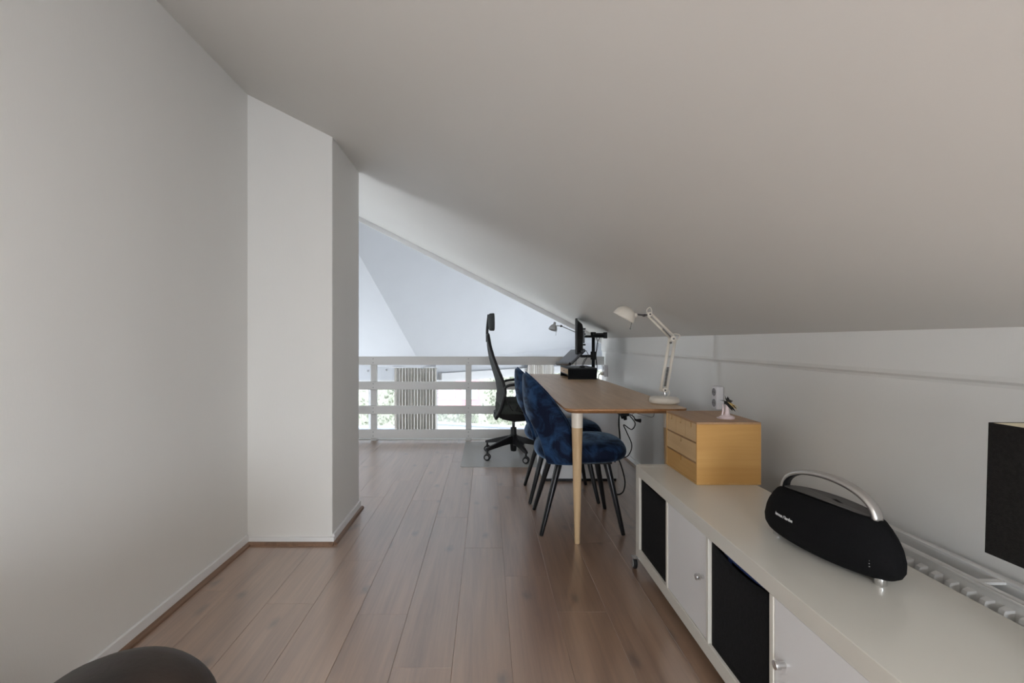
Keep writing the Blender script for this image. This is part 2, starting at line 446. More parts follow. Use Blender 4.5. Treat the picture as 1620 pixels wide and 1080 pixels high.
for a in ((-2.78, -2.72, 3.35, 4.15, 0.80, 0.85), (-2.78, -2.72, 3.35, 4.15, 1.65, 1.70)): obj('frame_rail', B(*a), M['white_trim'], w)
obj('pane', B(-2.752, -2.747, 3.35, 4.15, 0.85, 1.65), M['glass'], w)
o = struct('wall_landing', bm, M['wall']); setp(o, 'white wall of the landing hidden behind the pier')
o = struct('wall_landing_back', zbox(-2.8, XL-0.10, 3.04, 3.14), M['wall']); setp(o, 'white back wall of the landing behind the pier')

# right knee wall: profile with the small step
bm = bmesh.new()
pts = [(XR+0.14, YB, -0.25), (XR, YB, -0.25), (XR, YB, 0.970), (XR-0.004, YB, 0.979), (XR-0.013, YB, 0.987), (XR-0.016, YB, 1.0), (XR-0.016, YB, 1.16), (XR+0.14, YB, 1.16)]
prism(bm, pts, (0, 5.42-YB, 0))
o = struct('wall_right', bm, M['wall']); setp(o, 'low white knee wall under the sloping ceiling on the right')
# sloping ceiling slab, with the opening of the added roof window
def cz(x): return ceil_z(x)
def cslab(bm, x0, x1, y0, y1):
    prism(bm, [(x0, y0, cz(x0)), (x1, y0, cz(x1)), (x1, y0, cz(x1)+0.3), (x0, y0, cz(x0)+0.3)], (0, y1-y0, 0))
WX0, WX1, WY0, WY1 = -0.3, 0.8, -1.7, -0.6
bm = bmesh.new()
cslab(bm, -2.8, 1.46, WY1, YE); cslab(bm, -2.8, 1.46, YB-0.1, WY0); cslab(bm, -2.8, WX0, WY0, WY1); cslab(bm, WX1, 1.46, WY0, WY1)
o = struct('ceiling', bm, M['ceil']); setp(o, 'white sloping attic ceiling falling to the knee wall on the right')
def rbox(x0, x1, y0, y1, o0, o1):
    return prism(bmesh.new(), [(x0, y0, cz(x0)+o0), (x1, y0, cz(x1)+o0), (x1, y0, cz(x1)+o1), (x0, y0, cz(x0)+o1)], (0, y1-y0, 0))
w = struct('added_window_6', rbox(WX0, WX0+0.05, WY0, WY1, 0.24, 0.30), M['white_trim']); setp(w, 'roof window added for light in the ceiling slope behind the viewpoint')  # unseen roof window, added to supply light from above
obj('frame_rail', rbox(WX1-0.05, WX1, WY0, WY1, 0.24, 0.30), M['white_trim'], w)
for y in (WY0, WY1-0.05): obj('frame_stile', rbox(WX0+0.05, WX1-0.05, y, y+0.05, 0.24, 0.30), M['white_trim'], w)
obj('pane', rbox(WX0+0.05, WX1-0.05, WY0+0.05, WY1-0.05, 0.265, 0.27), M['glass'], w)
# end fascia of the ceiling slope
bm = bmesh.new()
prism(bm, [(1.44, YE, cz(1.44)-0.055), (-2.8, YE, cz(-2.8)-0.055), (-2.8, YE, cz(-2.8)+0.32), (1.44, YE, cz(1.44)+0.32)], (0, 0.045, 0))
o = struct('trim_2', bm, M['white_trim']); setp(o, 'sloping white fascia board ending the attic ceiling above the void')
# wall behind the photographer with an added window
def wall_open(name, y0, y1, x0, x1, z0, z1, wx0, wx1, wz0, wz1, m):
    bm = bmesh.new()
    box(bm, x0, wx0, y0, y1, z0, z1); box(bm, wx1, x1, y0, y1, z0, z1)
    box(bm, wx0, wx1, y0, y1, z0, wz0); box(bm, wx0, wx1, y0, y1, wz1, z1)
    return struct(name, bm, m)
o = wall_open('wall_back', YB-0.12, YB, XL-0.1, 1.44, -0.25, 3.0, -0.15, 1.05, 0.45, 1.25, M['wall']); setp(o, 'white wall with an added window behind the viewpoint')
w = struct('added_window_1', B(-0.15, -0.10, YB-0.09, YB-0.03, 0.45, 1.25), M['white_trim']); setp(w, 'white framed window added for light behind the viewpoint')  # out of view; added as a daylight source
for nm, a in (('frame_rail', (-0.10, 1.05, YB-0.09, YB-0.03, 0.45, 0.50)), ('frame_rail', (-0.10, 1.05, YB-0.09, YB-0.03, 1.20, 1.25)),
              ('frame_stile', (1.0, 1.05, YB-0.09, YB-0.03, 0.50, 1.20)), ('frame_stile', (0.43, 0.47, YB-0.09, YB-0.03, 0.50, 1.20))):
    obj(nm, B(*a), M['white_trim'], w)
obj('pane', B(-0.10, 0.43, YB-0.064, YB-0.058, 0.50, 1.20), M['glass'], w); obj('pane', B(0.47, 1.0, YB-0.064, YB-0.058, 0.50, 1.20), M['glass'], w)

# baseboards with the brown moulding on the floor
def baseboard(name, bm, label, strip):
    o = struct(name, bm, M['white_trim'], bevel=0.002); setp(o, label)
    obj('floor_moulding', strip, M['strip'], o)
def quarter(p0, p1, nrm, r=0.017):
    """quarter-round along p0->p1 with the wall behind -nrm"""
    bm = bmesh.new(); p0 = Vector(p0); p1 = Vector(p1); n = Vector(nrm)
    pr = [(0,0), (r,0), (r*0.92, r*0.5), (r*0.6, r*0.85), (0, r)]
    prism(bm, [p0 + n*a + Vector((0,0,b)) for a, b in pr], p1-p0)
    return bm
bt = 0.012
baseboard('baseboard_left', B(XL, XL+bt, YB, 2.60-bt, 0, 0.055), 'white baseboard along the left wall', quarter((XL+bt, YB, 0), (XL+bt, 2.60-bt, 0), (1,0,0)))
baseboard('baseboard_pier_front', B(XL, -0.83+bt, 2.60-bt, 2.60, 0, 0.04), 'white baseboard on the front of the chimney pier', quarter((XL+bt, 2.60-bt, 0), (-0.83+bt, 2.60-bt, 0), (0,-1,0)))
baseboard('baseboard_pier_side', B(-0.83, -0.83+bt, 2.60, 3.14, 0, 0.055), 'white baseboard on the right side of the chimney pier', quarter((-0.83+bt, 2.60-bt, 0), (-0.83+bt, 3.16, 0), (1,0,0)))
baseboard('baseboard_right', B(XR-bt, XR, YB, 5.36, 0, 0.055), 'white baseboard along the right knee wall', quarter((XR-bt, YB, 0), (XR-bt, 5.36, 0), (-1,0,0)))

# ------------------------------------------------------------------ the hall below and beyond the railing
HZ = -2.62
o = struct('floor', B(-4.6, 4.2, YE+0.03, 15.2, HZ-0.2, HZ), mat('hall_tiles', (0.55, 0.53, 0.50), 0.4, noise=0.1, nscale=2)); setp(o, 'pale floor of the living hall below')
C1 = Vector((-1.82, 6.84, 2.34)); C2 = Vector((-1.40, 9.33, 0.869))
cd = (C2-C1)/(C2.y-C1.y)
def crease(y): return C1 + cd*(y-C1.y)
def planeA(x, y): return 0.75 + 0.83*(x+0.95) - 0.732*(y-10)
def planeB(x, y): return C2.z - 0.096*(x-C2.x) - 0.5745*(y-C2.y)
bm = bmesh.new()
c0 = crease(5.46); c9 = crease(10.35)
vv = [c0, c9, Vector((3.95, 14.9, planeA(3.95, 14.9))), Vector((3.95, 5.46, planeA(3.95, 5.46)))]
prism(bm, vv, (0, 0, 0.12))
o = struct('ceiling', bm, M['hallceil']); setp(o, 'white sloping roof plane over the hall, right of the crease')
bm = bmesh.new()
vv = [c9, c0, Vector((-4.5, 5.46, planeB(-4.5, 5.46))), Vector((-4.5, 10.35, planeB(-4.5, 10.35)))]
prism(bm, vv, (0, 0, 0.12))
o = struct('ceiling', bm, M['hallceil']); setp(o, 'white sloping roof plane over the hall, left of the crease')
bm = bmesh.new(); box(bm, 3.9, 4.0, 5.46, 6.7, HZ, 9.0); box(bm, 3.9, 4.0, 11.3, 15.2, HZ, 9.0); box(bm, 3.9, 4.0, 6.7, 11.3, 0.05, 9.0); box(bm, 3.9, 4.0, 6.7, 11.3, HZ, -1.5)
w = struct('added_window_5', B(3.93, 3.97, 6.7, 6.78, -1.5, 0.05), M['white_trim']); setp(w, 'wide white window added for light in the right wall of the hall')  # added out of view to light the hall roof planes
for a in ((3.93, 3.97, 11.22, 11.3, -1.5, 0.05), (3.93, 3.97, 8.95, 9.05, -1.5, 0.05)): obj('frame_stile', B(*a), M['white_trim'], w)
for a in ((3.93, 3.97, 6.78, 11.22, -1.5, -1.42), (3.93, 3.97, 6.78, 11.22, -0.03, 0.05)): obj('frame_rail', B(*a), M['white_trim'], w)
obj('pane', B(3.948, 3.953, 6.78, 8.95, -1.42, -0.03), M['glass'], w); obj('pane', B(3.948, 3.953, 9.05, 11.22, -1.42, -0.03), M['glass'], w)
o = struct('wall_hall_right', bm, M['hallceil']); setp(o, 'white right wall of the hall')
o = struct('wall_hall_near', B(-4.6, 4.0, YE-0.02, YE+0.04, HZ, -0.26), M['hallceil']); setp(o, 'white wall below the loft floor')
o = struct('wall_hall_gable', B(1.30, 4.0, YE, YE+0.04, -0.26, 7.0), M['hallceil']); setp(o, 'white wall closing the hall beside the attic roof')
bm = bmesh.new(); prism(bm, [(-4.6, YE+0.046, cz(-2.8)), (-2.8, YE+0.046, cz(-2.8)+0.2), (1.4, YE+0.046, cz(1.4)+0.22), (4.0, YE+0.046, 3.0), (4.0, YE+0.046, 9.0), (-4.6, YE+0.046, 9.0)], (0, 0.04, 0))
o = struct('wall_hall_upper', bm, M['hallceil']); setp(o, 'white wall above the attic ceiling end')
o = struct('wall_hall_landing', B(-4.6, -2.7, YE-0.02, YE+0.04, -0.26, 4.0), M['hallceil']); setp(o, 'white hall wall left of the landing')
# left hall wall with tall opening filled by an added window
bm = bmesh.new(); box(bm, -4.6, -4.5, YE, 5.8, HZ, 4.0); box(bm, -4.6, -4.5, 9.6, 10.4, HZ, 4.0); box(bm, -4.6, -4.5, 5.8, 9.6, 0.05, 4.0); box(bm, -4.6, -4.5, 5.8, 9.6, HZ, -1.5)
o = struct('wall_hall_left', bm, M['hallceil']); setp(o, 'white left wall of the hall around its added tall window')
w = struct('added_window_2', B(-4.57, -4.52, 5.8, 5.88, -1.5, 0.05), M['white_trim']); setp(w, 'tall white window added for light in the left wall of the hall')  # unseen, put in as another daylight source for the hall
for a in ((-4.57, -4.52, 9.52, 9.6, -1.5, 0.05), (-4.57, -4.52, 7.65, 7.75, -1.5, 0.05)): obj('frame_stile', B(*a), M['white_trim'], w)
for a in ((-4.57, -4.52, 5.88, 9.52, -1.5, -1.42), (-4.57, -4.52, 5.88, 9.52, -0.03, 0.05)): obj('frame_rail', B(*a), M['white_trim'], w)
obj('pane', B(-4.55, -4.545, 5.88, 7.65, -1.42, -0.03), M['glass'], w); obj('pane', B(-4.55, -4.545, 7.75, 9.52, -1.42, -0.03), M['glass'], w)

# far wall (frontal part) and the oblique bay to its right
LZ = 0.29
bm = bmesh.new()
box(bm, -4.6, -3.9, 10.0, 10.12, HZ, 1.6); box(bm, -3.9, -1.05, 10.0, 10.12, LZ, 1.6)
o = struct('wall_far', bm, M['hallceil']); setp(o, 'white far wall of the hall above the tall window')
def bay(t): return Vector((-1.05 + 4.95*t, 10.0 + 5.1*t, 0))
bm = bmesh.new(); d = (bay(1)-bay(0)); nb = Vector((-d.y, d.x, 0)).normalized()*0.12
prism(bm, [bay(0)+Vector((0,0,LZ)), bay(1)+Vector((0,0,LZ)), bay(1)+Vector((0,0,2.6)), bay(0)+Vector((0,0,2.0))], nb)
o = struct('wall_far_bay', bm, M['hallceil']); setp(o, 'white oblique bay wall of the hall above the angled window')
beam = bmesh.new(); n2 = -nb.normalized()*0.10
prism(beam, [bay(0.01)+Vector((0,0,LZ)), bay(1)+Vector((0,0,LZ)), bay(1)+Vector((0,0,LZ+0.14)), bay(0.01)+Vector((0,0,LZ+0.14))], n2)
o = struct('trim_3', beam, M['white_trim']); setp(o, 'white beam over the angled hall window')
w = struct('window_3', B(-3.9, -1.05, 10.02, 10.10, LZ-0.07, LZ), M['white_trim']); setp(w, 'wide white framed window in the far wall of the hall')
for x in (-3.9, -2.45, -1.12): obj('frame_stile', B(x, x+0.07, 10.02, 10.10, HZ, LZ-0.07), M['white_trim'], w)
obj('frame_rail', B(-3.83, -1.12, 10.02, 10.10, HZ, HZ+0.08), M['white_trim'], w)
obj('pane', B(-3.83, -2.45, 10.055, 10.062, HZ+0.08, LZ-0.07), M['glass'], w); obj('pane', B(-2.38, -1.12, 10.055, 10.062, HZ+0.08, LZ-0.07), M['glass'], w)
def baypr(t0, t1, z0, z1, th, off=0.03):
    bm = bmesh.new(); u = nb.normalized()
    prism(bm, [bay(t0)+u*off+Vector((0,0,z0)), bay(t1)+u*off+Vector((0,0,z0)), bay(t1)+u*off+Vector((0,0,z1)), bay(t0)+u*off+Vector((0,0,z1))], u*th)
    return bm
w = struct('window_4', baypr(0, 1, LZ-0.06, LZ, 0.06), M['white_trim']); setp(w, 'wide angled white framed window in the hall bay')
for t in (0.0, 0.36, 0.70, 0.985): obj('frame_stile', baypr(t, t+0.011, HZ, LZ-0.06, 0.06), M['white_trim'], w)
for a, b in ((0.011, 0.36), (0.371, 0.70), (0.711, 0.985)): obj('pane', baypr(a, b, HZ, LZ-0.06, 0.006, 0.055), M['glass'], w)

# curtains
def curtain(name, base, rz, width, z0, z1, label):
    r = root(name, base, rz, label, 'curtain')
    n = 200
    def row(z, amp, ph):
        out = []
        for i in range(n+1):
            u = i/n
            y = amp*(math.sin(u*2*PI*14+ph) + 0.45*math.sin(u*2*PI*31+1.3))
            out.append(Vector(((u-0.5)*width, y, z)))
        return out
    H = z1-z0
    rings = [row(0, 0.045, 0.25), row(H*0.5, 0.042, 0.12), row(H-0.16, 0.035, 0), row(H-0.10, 0.024, 0), row(H, 0.018, 0.1)]
    bm = bmesh.new(); loft(bm, rings, cap=False, closed=False)
    obj('drape', bm, M['curtain'], r, smooth=True, solid=0.006)
    bm = bmesh.new(); box(bm, -width/2-0.05, width/2+0.05, -0.015, 0.015, H-0.005, H+0.018)
    obj('curtain_track', bm, M['white_trim'], r)
    return r
curtain('curtain', (-1.46, 9.90, HZ), 0, 0.86, HZ, 0.55, 'full-length striped grey curtain between the two hall windows')
tb = 0.46
pb = bay(tb) - nb.normalized()*0.20
curtain('curtain', (pb.x, pb.y, HZ), math.atan2(5.1, 4.95), 1.0, HZ, 0.60, 'striped beige curtain seen above the far end of the desk')

# small fittings on the hall wall between the curtains
for k, (x, z) in enumerate(((-2.07, 0.50), (-2.45, 0.48))):
    bm = bmesh.new(); lathe(bm, [(0.0, 0), (0.022, 0), (0.022, 0.006), (0.006, 0.012), (0.006, 0.03), (0.012, 0.035), (0, 0.04)], 12, (0,0,0), Matrix.Rotation(PI/2, 3, 'X'))
    h = obj('curtain_hook', bm, M['chrome'], None, smooth=True); h.location = (x, 10.0, z)
    setp(h, ('small metal hook on the hall wall just left of the long curtain', 'small metal hook on the hall wall nearest the chimney pier')[k], 'hook', 'hooks on the hall wall')

# ------------------------------------------------------------------ outdoors, seen through the hall windows
GZ = -2.75
o = struct('ground', B(-40, 45, 10.2, 70, GZ-0.1, GZ), M['ground']); setp(o, 'pale paved garden outside the hall windows')
def hedge(x0, x1, y0, y1, h, label, nleaf, group='garden greenery'):
    r = root('hedge', ((x0+x1)/2, (y0+y1)/2, GZ), 0, label, 'hedge', group)
    w, dpt = (x1-x0)/2, (y1-y0)/2
    bm = bmesh.new()
    rings = []
    for k in range(9):
        z = h*k/8*0.97
        s = 1.0 if k < 7 else (0.94 if k == 7 else 0.75)
        ring = []
        for i in range(48):
            a = 2*PI*i/48
            cx = math.copysign(abs(math.cos(a))**0.35, math.cos(a)); sy = math.copysign(abs(math.sin(a))**0.35, math.sin(a))
            j = 1+random.uniform(-0.05, 0.05)
            ring.append(Vector((cx*w*s*j*0.96, sy*dpt*s*j*0.9, z)))
        rings.append(ring)
    loft(bm, rings)
    obj('foliage_core', bm, M['hedge_core'], r, smooth=True)
    bm = bmesh.new()
    for _ in range(nleaf):
        side = random.random()
        if side < 0.75: p = Vector((random.uniform(-w, w), -dpt*random.uniform(0.88, 1.03), random.uniform(0, h)))
        else: p = Vector((random.uniform(-w, w), random.uniform(-dpt, dpt), h*random.uniform(0.95, 1.03)))
        R = Euler((random.uniform(-1, 1)+PI/2, random.uniform(-1, 1), random.uniform(-1.2, 1.2))).to_matrix()
        s = random.uniform(0.05, 0.11)
        q = [bm.verts.new(p + R @ Vector(v)*s) for v in ((-0.5, 0, 0), (0, -0.9, 0.1), (0.5, 0, 0), (0, 0.9, 0.1))]
        bm.faces.new(q)
    l = obj('leaves', bm, M['leaf'], r); l['kind'] = 'stuff'
hedge(-9, -3.1, 17.5, 19.5, 4.6, 'tall pale green hedge left of the long curtain', 2600)
hedge(-0.3, 6.5, 19.0, 21.0, 4.4, 'tall pale green hedge outside the angled hall window', 3000)
hedge(-3.1, -0.35, 21.5, 22.6, 0.75, 'low garden hedge in front of the pink house', 900)
# planter wall and the oblique one
r = root('garden_wall', (-4.8, 14.6, GZ), 0, 'low white garden wall with grey coping left of the curtain', 'wall')
obj('wall_body', B(-2.6, 2.75, 0, 0.25, 0, 0.98), M['garden_white'], r); obj('coping', B(-2.65, 2.8, -0.06, 0.31, 0.98, 1.25), M['garden_wall'], r, bevel=0.01)
r = root('garden_wall', (-1.62, 15.3, GZ), math.radians(-17), 'low slanting grey garden wall right of the long curtain', 'wall')
obj('wall_body', B(0, 3.6, 0, 0.25, 0, 1.20), M['garden_white'], r); obj('coping', B(-0.03, 3.65, -0.05, 0.30, 1.20, 1.26), M['garden_wall'], r, bevel=0.01)
# pink house
r = root('house', (-1.9, 28, GZ), 0, 'pink rendered house with white windows across the garden', 'house')
obj('facade', B(-4.5, 3.0, 0, 5, 0, 4.2), M['pink_brick'], r)
obj('roof', prism(bmesh.new(), [(-4.8, -0.3, 4.2), (-4.8, 5.3, 4.2), (-4.8, 2.5, 6.2)], (8.1, 0, 0)), M['garden_wall'], r)
for x, z in ((-1.7, 1.0), (-0.4, 1.0), (0.9, 1.0), (-1.7, 2.75), (0.9, 2.75)):
    wd = obj('window', B(x-0.45, x+0.45, -0.05, 0.02, z-0.5, z+0.5), M['garden_white'], r)
    obj('pane', B(x-0.38, x-0.03, -0.06, -0.045, z-0.42, z+0.42), M['pane_blue'], wd); obj('pane', B(x+0.03, x+0.38, -0.06, -0.045, z-0.42, z+0.42), M['pane_blue'], wd)

# ------------------------------------------------------------------ railing
RY = 5.30
rl = root('railing', (0, RY, 0), 0, 'white painted wooden railing with horizontal boards at the loft edge', 'railing')
for z0, z1 in ((0.832, 0.924), (0.562, 0.650), (0.296, 0.386), (0.032, 0.128)):
    obj('rail_board', B(-2.65, XR-0.016, -0.022, 0, z0, z1), M['rail'], rl, bevel=0.003)
scr = bmesh.new(); lathe(scr, [(0, -0.001), (0.0055, -0.001), (0.0055, 0.002), (0.003, 0.0035), (0, 0.0035)], 10, (0,0,0), Matrix.Rotation(PI/2, 3, 'X'))
scr_me = bpy.data.meshes.new('screw'); scr.to_mesh(scr_me); scr.free(); scr_me.materials.append(M['grey_plastic'])
for x in (-2.30, -1.24, -0.20, 0.86):
    p = obj('post', B(x-0.032, x+0.032, 0.0005, 0.055, 0.0, 0.90), M['rail'], rl, bevel=0.003)
    for z in (0.857, 0.900, 0.586, 0.626, 0.320, 0.362, 0.058, 0.10):
        s = bpy.data.objects.new('screw', scr_me); COL.objects.link(s); s.parent = p; s.location = (x, -0.022, z)

# ------------------------------------------------------------------ desk
DZ = 0.735
dk = root('desk', (0.738, 3.90, 0), 0, 'long bamboo-topped desk on tapered legs along the right wall', 'desk')
def rrect(hx, hy, r, n=6):
    out = []
    for cx, cy, a0 in ((hx-r, hy-r, 0), (-hx+r, hy-r, PI/2), (-hx+r, -hy+r, PI), (hx-r, -hy+r, 1.5*PI)):
        for i in range(n+1):
            a = a0 + PI/2*i/n
            out.append((cx+r*math.cos(a), cy+r*math.sin(a)))
    return out
hx, hy = 0.325, 1.37
bm = bmesh.new()
ring = lambda inset, z: [Vector((x, y, z)) for x, y in rrect(hx-inset, hy-inset, 0.05)]
V = loft(bm, [ring(0.022, DZ-0.026), ring(0.004, DZ-0.014), ring(0.0, DZ-0.010), ring(0.0, DZ-0.002), ring(0.002, DZ)])
o = obj('tabletop', bm, M['bamboo'], dk)
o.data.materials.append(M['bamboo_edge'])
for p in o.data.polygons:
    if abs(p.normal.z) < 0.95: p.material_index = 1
for lx, ly in ((-0.25, -1.29), (0.247, -1.29), (-0.25, 1.28), (0.247, 1.28)):
    bm = bmesh.new(); lathe(bm, [(0.013, 0), (0.0145, 0.004), (0.029, DZ-0.112), (0.029, DZ-0.110)], 24, (lx, ly, 0))
    l = obj('leg', bm, M['bamboo_leg'], dk, smooth=True)
    m = l.modifiers.new('es', 'EDGE_SPLIT')
    bm = bmesh.new(); lathe(bm, [(0.0292, DZ-0.110), (0.0305, DZ-0.030), (0.034, DZ-0.027), (0.034, DZ-0.0255)], 24, (lx, ly, 0))
    c = obj('leg_collar', bm, M['lamp_white'], l, smooth=True); c.modifiers.new('es', 'EDGE_SPLIT')
# drawer unit carrying the middle of the desk
du = root('drawer_unit', (0.72, 3.94, 0), 0, 'white drawer unit standing under the middle of the desk', 'drawer unit')
obj('body', B(-0.272, 0.30, -0.18, 0.18, 0.022, 0.7085), M['door_white'], du, bevel=0.002)
obj('plinth', B(-0.262, 0.29, -0.17, 0.17, 0.0, 0.022), M['black_plastic'], du)
for k in range(5):
    z0 = 0.030 + k*0.135
    dr = obj('drawer_front', B(-0.29, -0.2725, -0.178, 0.178, z0, z0+0.131), M['door_white'], du, bevel=0.002)
    obj('finger_notch', B(-0.2915, -0.2895, -0.05, 0.05, z0+0.116, z0+0.1305), M['black_plastic'], dr)

# ------------------------------------------------------------------ blue velvet chairs
def velvet_chair(label, loc, rz):
    r = root('dining_chair', loc, rz, label, 'chair', 'blue velvet chairs at the desk')
    # local x forward, origin at seat centre
    # seat
    bm = bmesh.new(); rings = []
    for t, s, z in ((0, 0.55, 0.398), (1, 0.86, 0.400), (2, 0.97, 0.418), (3, 1.0, 0.445), (4, 0.985, 0.472), (5, 0.90, 0.497), (6, 0.70, 0.514), (7, 0.40, 0.523), (8, 0.12, 0.526)):
        ring_ = []
        for i in range(40):
            a = 2*PI*i/40
            cx = math.copysign(abs(math.cos(a))**0.78, math.cos(a)); sy = math.copysign(abs(math.sin(a))**0.78, math.sin(a))
            wy = 0.245*(1.0 + 0.03*cx)
            ring_.append(Vector((0.022+0.273*s*cx, wy*s*sy, z + (0.012*cx*cx if t > 4 else 0))))
        rings.append(ring_)
    loft(bm, rings)
    st = obj('seat', bm, M['velvet'], r, smooth=True, subsurf=1)
    # backrest: band between the arch of the opening and the outer rim
    xo = [(0.40, -0.035), (0.52, -0.045), (0.636, -0.080), (0.77, -0.170), (0.85, -0.245), (0.90, -0.300)]
    xi = [(0.40, -0.195), (0.544, -0.235), (0.645, -0.275)]
    bm = bmesh.new(); rings = []
    N, K = 44, 8
    for i in range(N+1):
        a = -PI/2 + PI*i/N
        s_, c_ = math.sin(a), max(math.cos(a), 0)
        sg = math.copysign(1, s_)
        yo, zo = 0.242*sg*abs(s_)**0.82, 0.402 + 0.496*c_**0.88
        yi, zi = 0.214*sg*abs(s_)**0.80, 0.405 + 0.235*c_**0.75
        po = Vector((lerp_tab(xo, zo), yo, zo)); pi_ = Vector((lerp_tab(xi, zi), yi, zi))
        row = []
        for k in range(K+1):
            t = k/K
            p = pi_.lerp(po, t)
            bul = math.sin(PI*t)*0.028
            p += Vector((-0.45*c_, 0.5*s_, 0))*bul
            row.append(p)
        rings.append(row)
    loft(bm, rings, cap=False, closed=False)
    o = obj('backrest', bm, M['velvet'], r, smooth=True, solid=0.040, subsurf=1)
    m = o.modifiers.new('bev', 'BEVEL'); m.width = 0.016; m.segments = 4; m.limit_method = 'ANGLE'; m.angle_limit = math.radians(50)
    o.modifiers.move(o.modifiers.find('bev'), 1)
    # piping along the rim
    bm = bmesh.new(); tube(bm, [row[-1] + Vector((0.0, 0, 0.004)) for row in rings][::2], 0.005, 6, 2)
    obj('piping', bm, M['velvet'], o, smooth=True)
    for sx, sy, fx, fy in ((-0.115, -0.145, -0.232, -0.218), (0.150, -0.145, 0.236, -0.21), (-0.115, 0.145, -0.232, 0.205), (0.150, 0.145, 0.236, 0.22)):
        bm = bmesh.new(); cyl(bm, (sx, sy, 0.410), (fx*0.985, fy*0.985, 0.006), 0.021, 0.0115, 16); cyl(bm, (fx*0.985, fy*0.985, 0.006), (fx*0.99, fy*0.99, 0.0), 0.0115, 0.0095, 16)
        obj('leg', bm, M['black_metal'], r, smooth=True, bevel=0.001)
    bm = bmesh.new(); box(bm, -0.15, 0.18, -0.17, 0.17, 0.388, 0.402)
    obj('seat_plate', bm, M['black_plastic'], r, bevel=0.004)
    return r
velvet_chair('blue velvet chair beside the front leg of the desk', (0.535, 2.925, 0), 0.0)
velvet_chair('blue velvet chair mostly hidden behind the nearer blue chair', (0.518, 3.455, 0), 0.0)

# ------------------------------------------------------------------ floor mat and office chair
bm = bmesh.new(); pts = [Vector((x, y, 0.0005)) for x, y in rrect(0.60, 0.53, 0.03)]
prism(bm, pts, (0, 0, 0.003))
o = obj('floor_mat', bm, M['mat_plastic']); o.location = (0.37, 4.715, 0); setp(o, 'frosted translucent floor mat under the office chair', 'floor mat')

oc = root('office_chair', (0.255, 4.60, 0.0035), 0, 'tall black mesh office chair with headrest at the desk', 'office chair')
for ang in (144, 216, 288, 0, 72):
    a = math.radians(ang); u = Vector((math.cos(a), math.sin(a), 0)); v = Vector((-u.y, u.x, 0))
    bm = bmesh.new(); rings = []
    for t, hw, z0, z1 in ((0.03, 0.026, 0.120, 0.195), (0.12, 0.023, 0.115, 0.170), (0.22, 0.020, 0.100, 0.140), (0.30, 0.018, 0.088, 0.115), (0.325, 0.014, 0.088, 0.108)):
        rings.append([u*t+v*hw+Vector((0,0,z0)), u*t-v*hw+Vector((0,0,z0)), u*t-v*hw*0.7+Vector((0,0,z1)), u*t+v*hw*0.7+Vector((0,0,z1))])
    loft(bm, rings)
    lg = obj('star_leg', bm, M['black_plastic'], oc, bevel=0.004)
    c = u*0.308
    w_ = Vector((math.cos(a*1.7+0.6), math.sin(a*1.7+0.6), 0)) if ang not in (144, 216, 288) else Vector((0.25, 0.97, 0)).normalized()
    bm = bmesh.new(); cyl(bm, c+Vector((0,0,0.05)), c+Vector((0,0,0.092)), 0.009)
    box(bm, c.x-0.011, c.x+0.011, c.y-0.011, c.y+0.011, 0.045, 0.066)
    cs = obj('caster', bm, M['black_plastic'], oc)
    for sgn in (-1, 1):
        mt = w_.to_track_quat('Z', 'Y').to_matrix()
        bm = bmesh.new(); lathe(bm, [(0, -0.009), (0.021, -0.009), (0.029, -0.006), (0.030, 0), (0.029, 0.006), (0.021, 0.009), (0, 0.009)], 20, c+Vector((0,0,0.030))+w_*sgn*0.019, mt)
        wh = obj('wheel', bm, M['black_plastic'], cs, smooth=True)
    bm = bmesh.new(); lathe(bm, [(0.011, 0.0092), (0.017, 0.0092), (0.017, 0.0108), (0.011, 0.0108)], 20, c+Vector((0,0,0.030))-w_*0.019, w_.to_track_quat('Z', 'Y').to_matrix() @ Matrix.Rotation(PI, 3, 'X'))
    obj('wheel_ring', bm, M['grey_plastic'], cs)
bm = bmesh.new(); lathe(bm, [(0.0, 0.045), (0.026, 0.045), (0.030, 0.06), (0.034, 0.13), (0.036, 0.20), (0.030, 0.205), (0.028, 0.27), (0.0, 0.27)], 24)
obj('column_cover', bm, M['black_plastic'], oc, smooth=True, bevel=0.002)
bm = bmesh.new(); cyl(bm, (0,0,0.268), (0,0,0.36), 0.014); obj('gas_lift', bm, M['dark_steel'], oc, smooth=True)
bm = bmesh.new(); rings = []
for x, hw, z0, z1 in ((-0.19, 0.07, 0.395, 0.425), (-0.10, 0.10, 0.355, 0.425), (0.0, 0.11, 0.335, 0.425), (0.14, 0.11, 0.345, 0.425), (0.22, 0.08, 0.385, 0.425)):
    rings.append([Vector((x, -hw, z0)), Vector((x, hw, z0)), Vector((x, hw*1.2, z1)), Vector((x, -hw*1.2, z1))])
loft(bm, rings); obj('tilt_mechanism', bm, M['black_plastic'], oc, bevel=0.012)
bm = bmesh.new(); rings = []
for s, z in ((0.90, 0.420), (0.98, 0.432), (1.0, 0.465), (0.99, 0.500), (0.93, 0.525), (0.75, 0.540), (0.4, 0.545)):
    rings.append([Vector((0.09+0.265*s*math.copysign(abs(math.cos(a))**0.5, math.cos(a)), 0.245*s*math.copysign(abs(math.sin(a))**0.5, math.sin(a)), z + 0.0)) for a in [2*PI*i/36 for i in range(36)]])
loft(bm, rings); obj('seat', bm, M['seat_grey'], oc, smooth=True)
bm = bmesh.new(); cyl(bm, (0.02, -0.15, 0.452), (0.06, -0.31, 0.452), 0.006); cyl(bm, (0.055, -0.30, 0.452), (0.13, -0.305, 0.455), 0.008); obj('lever', bm, M['black_plastic'], oc)
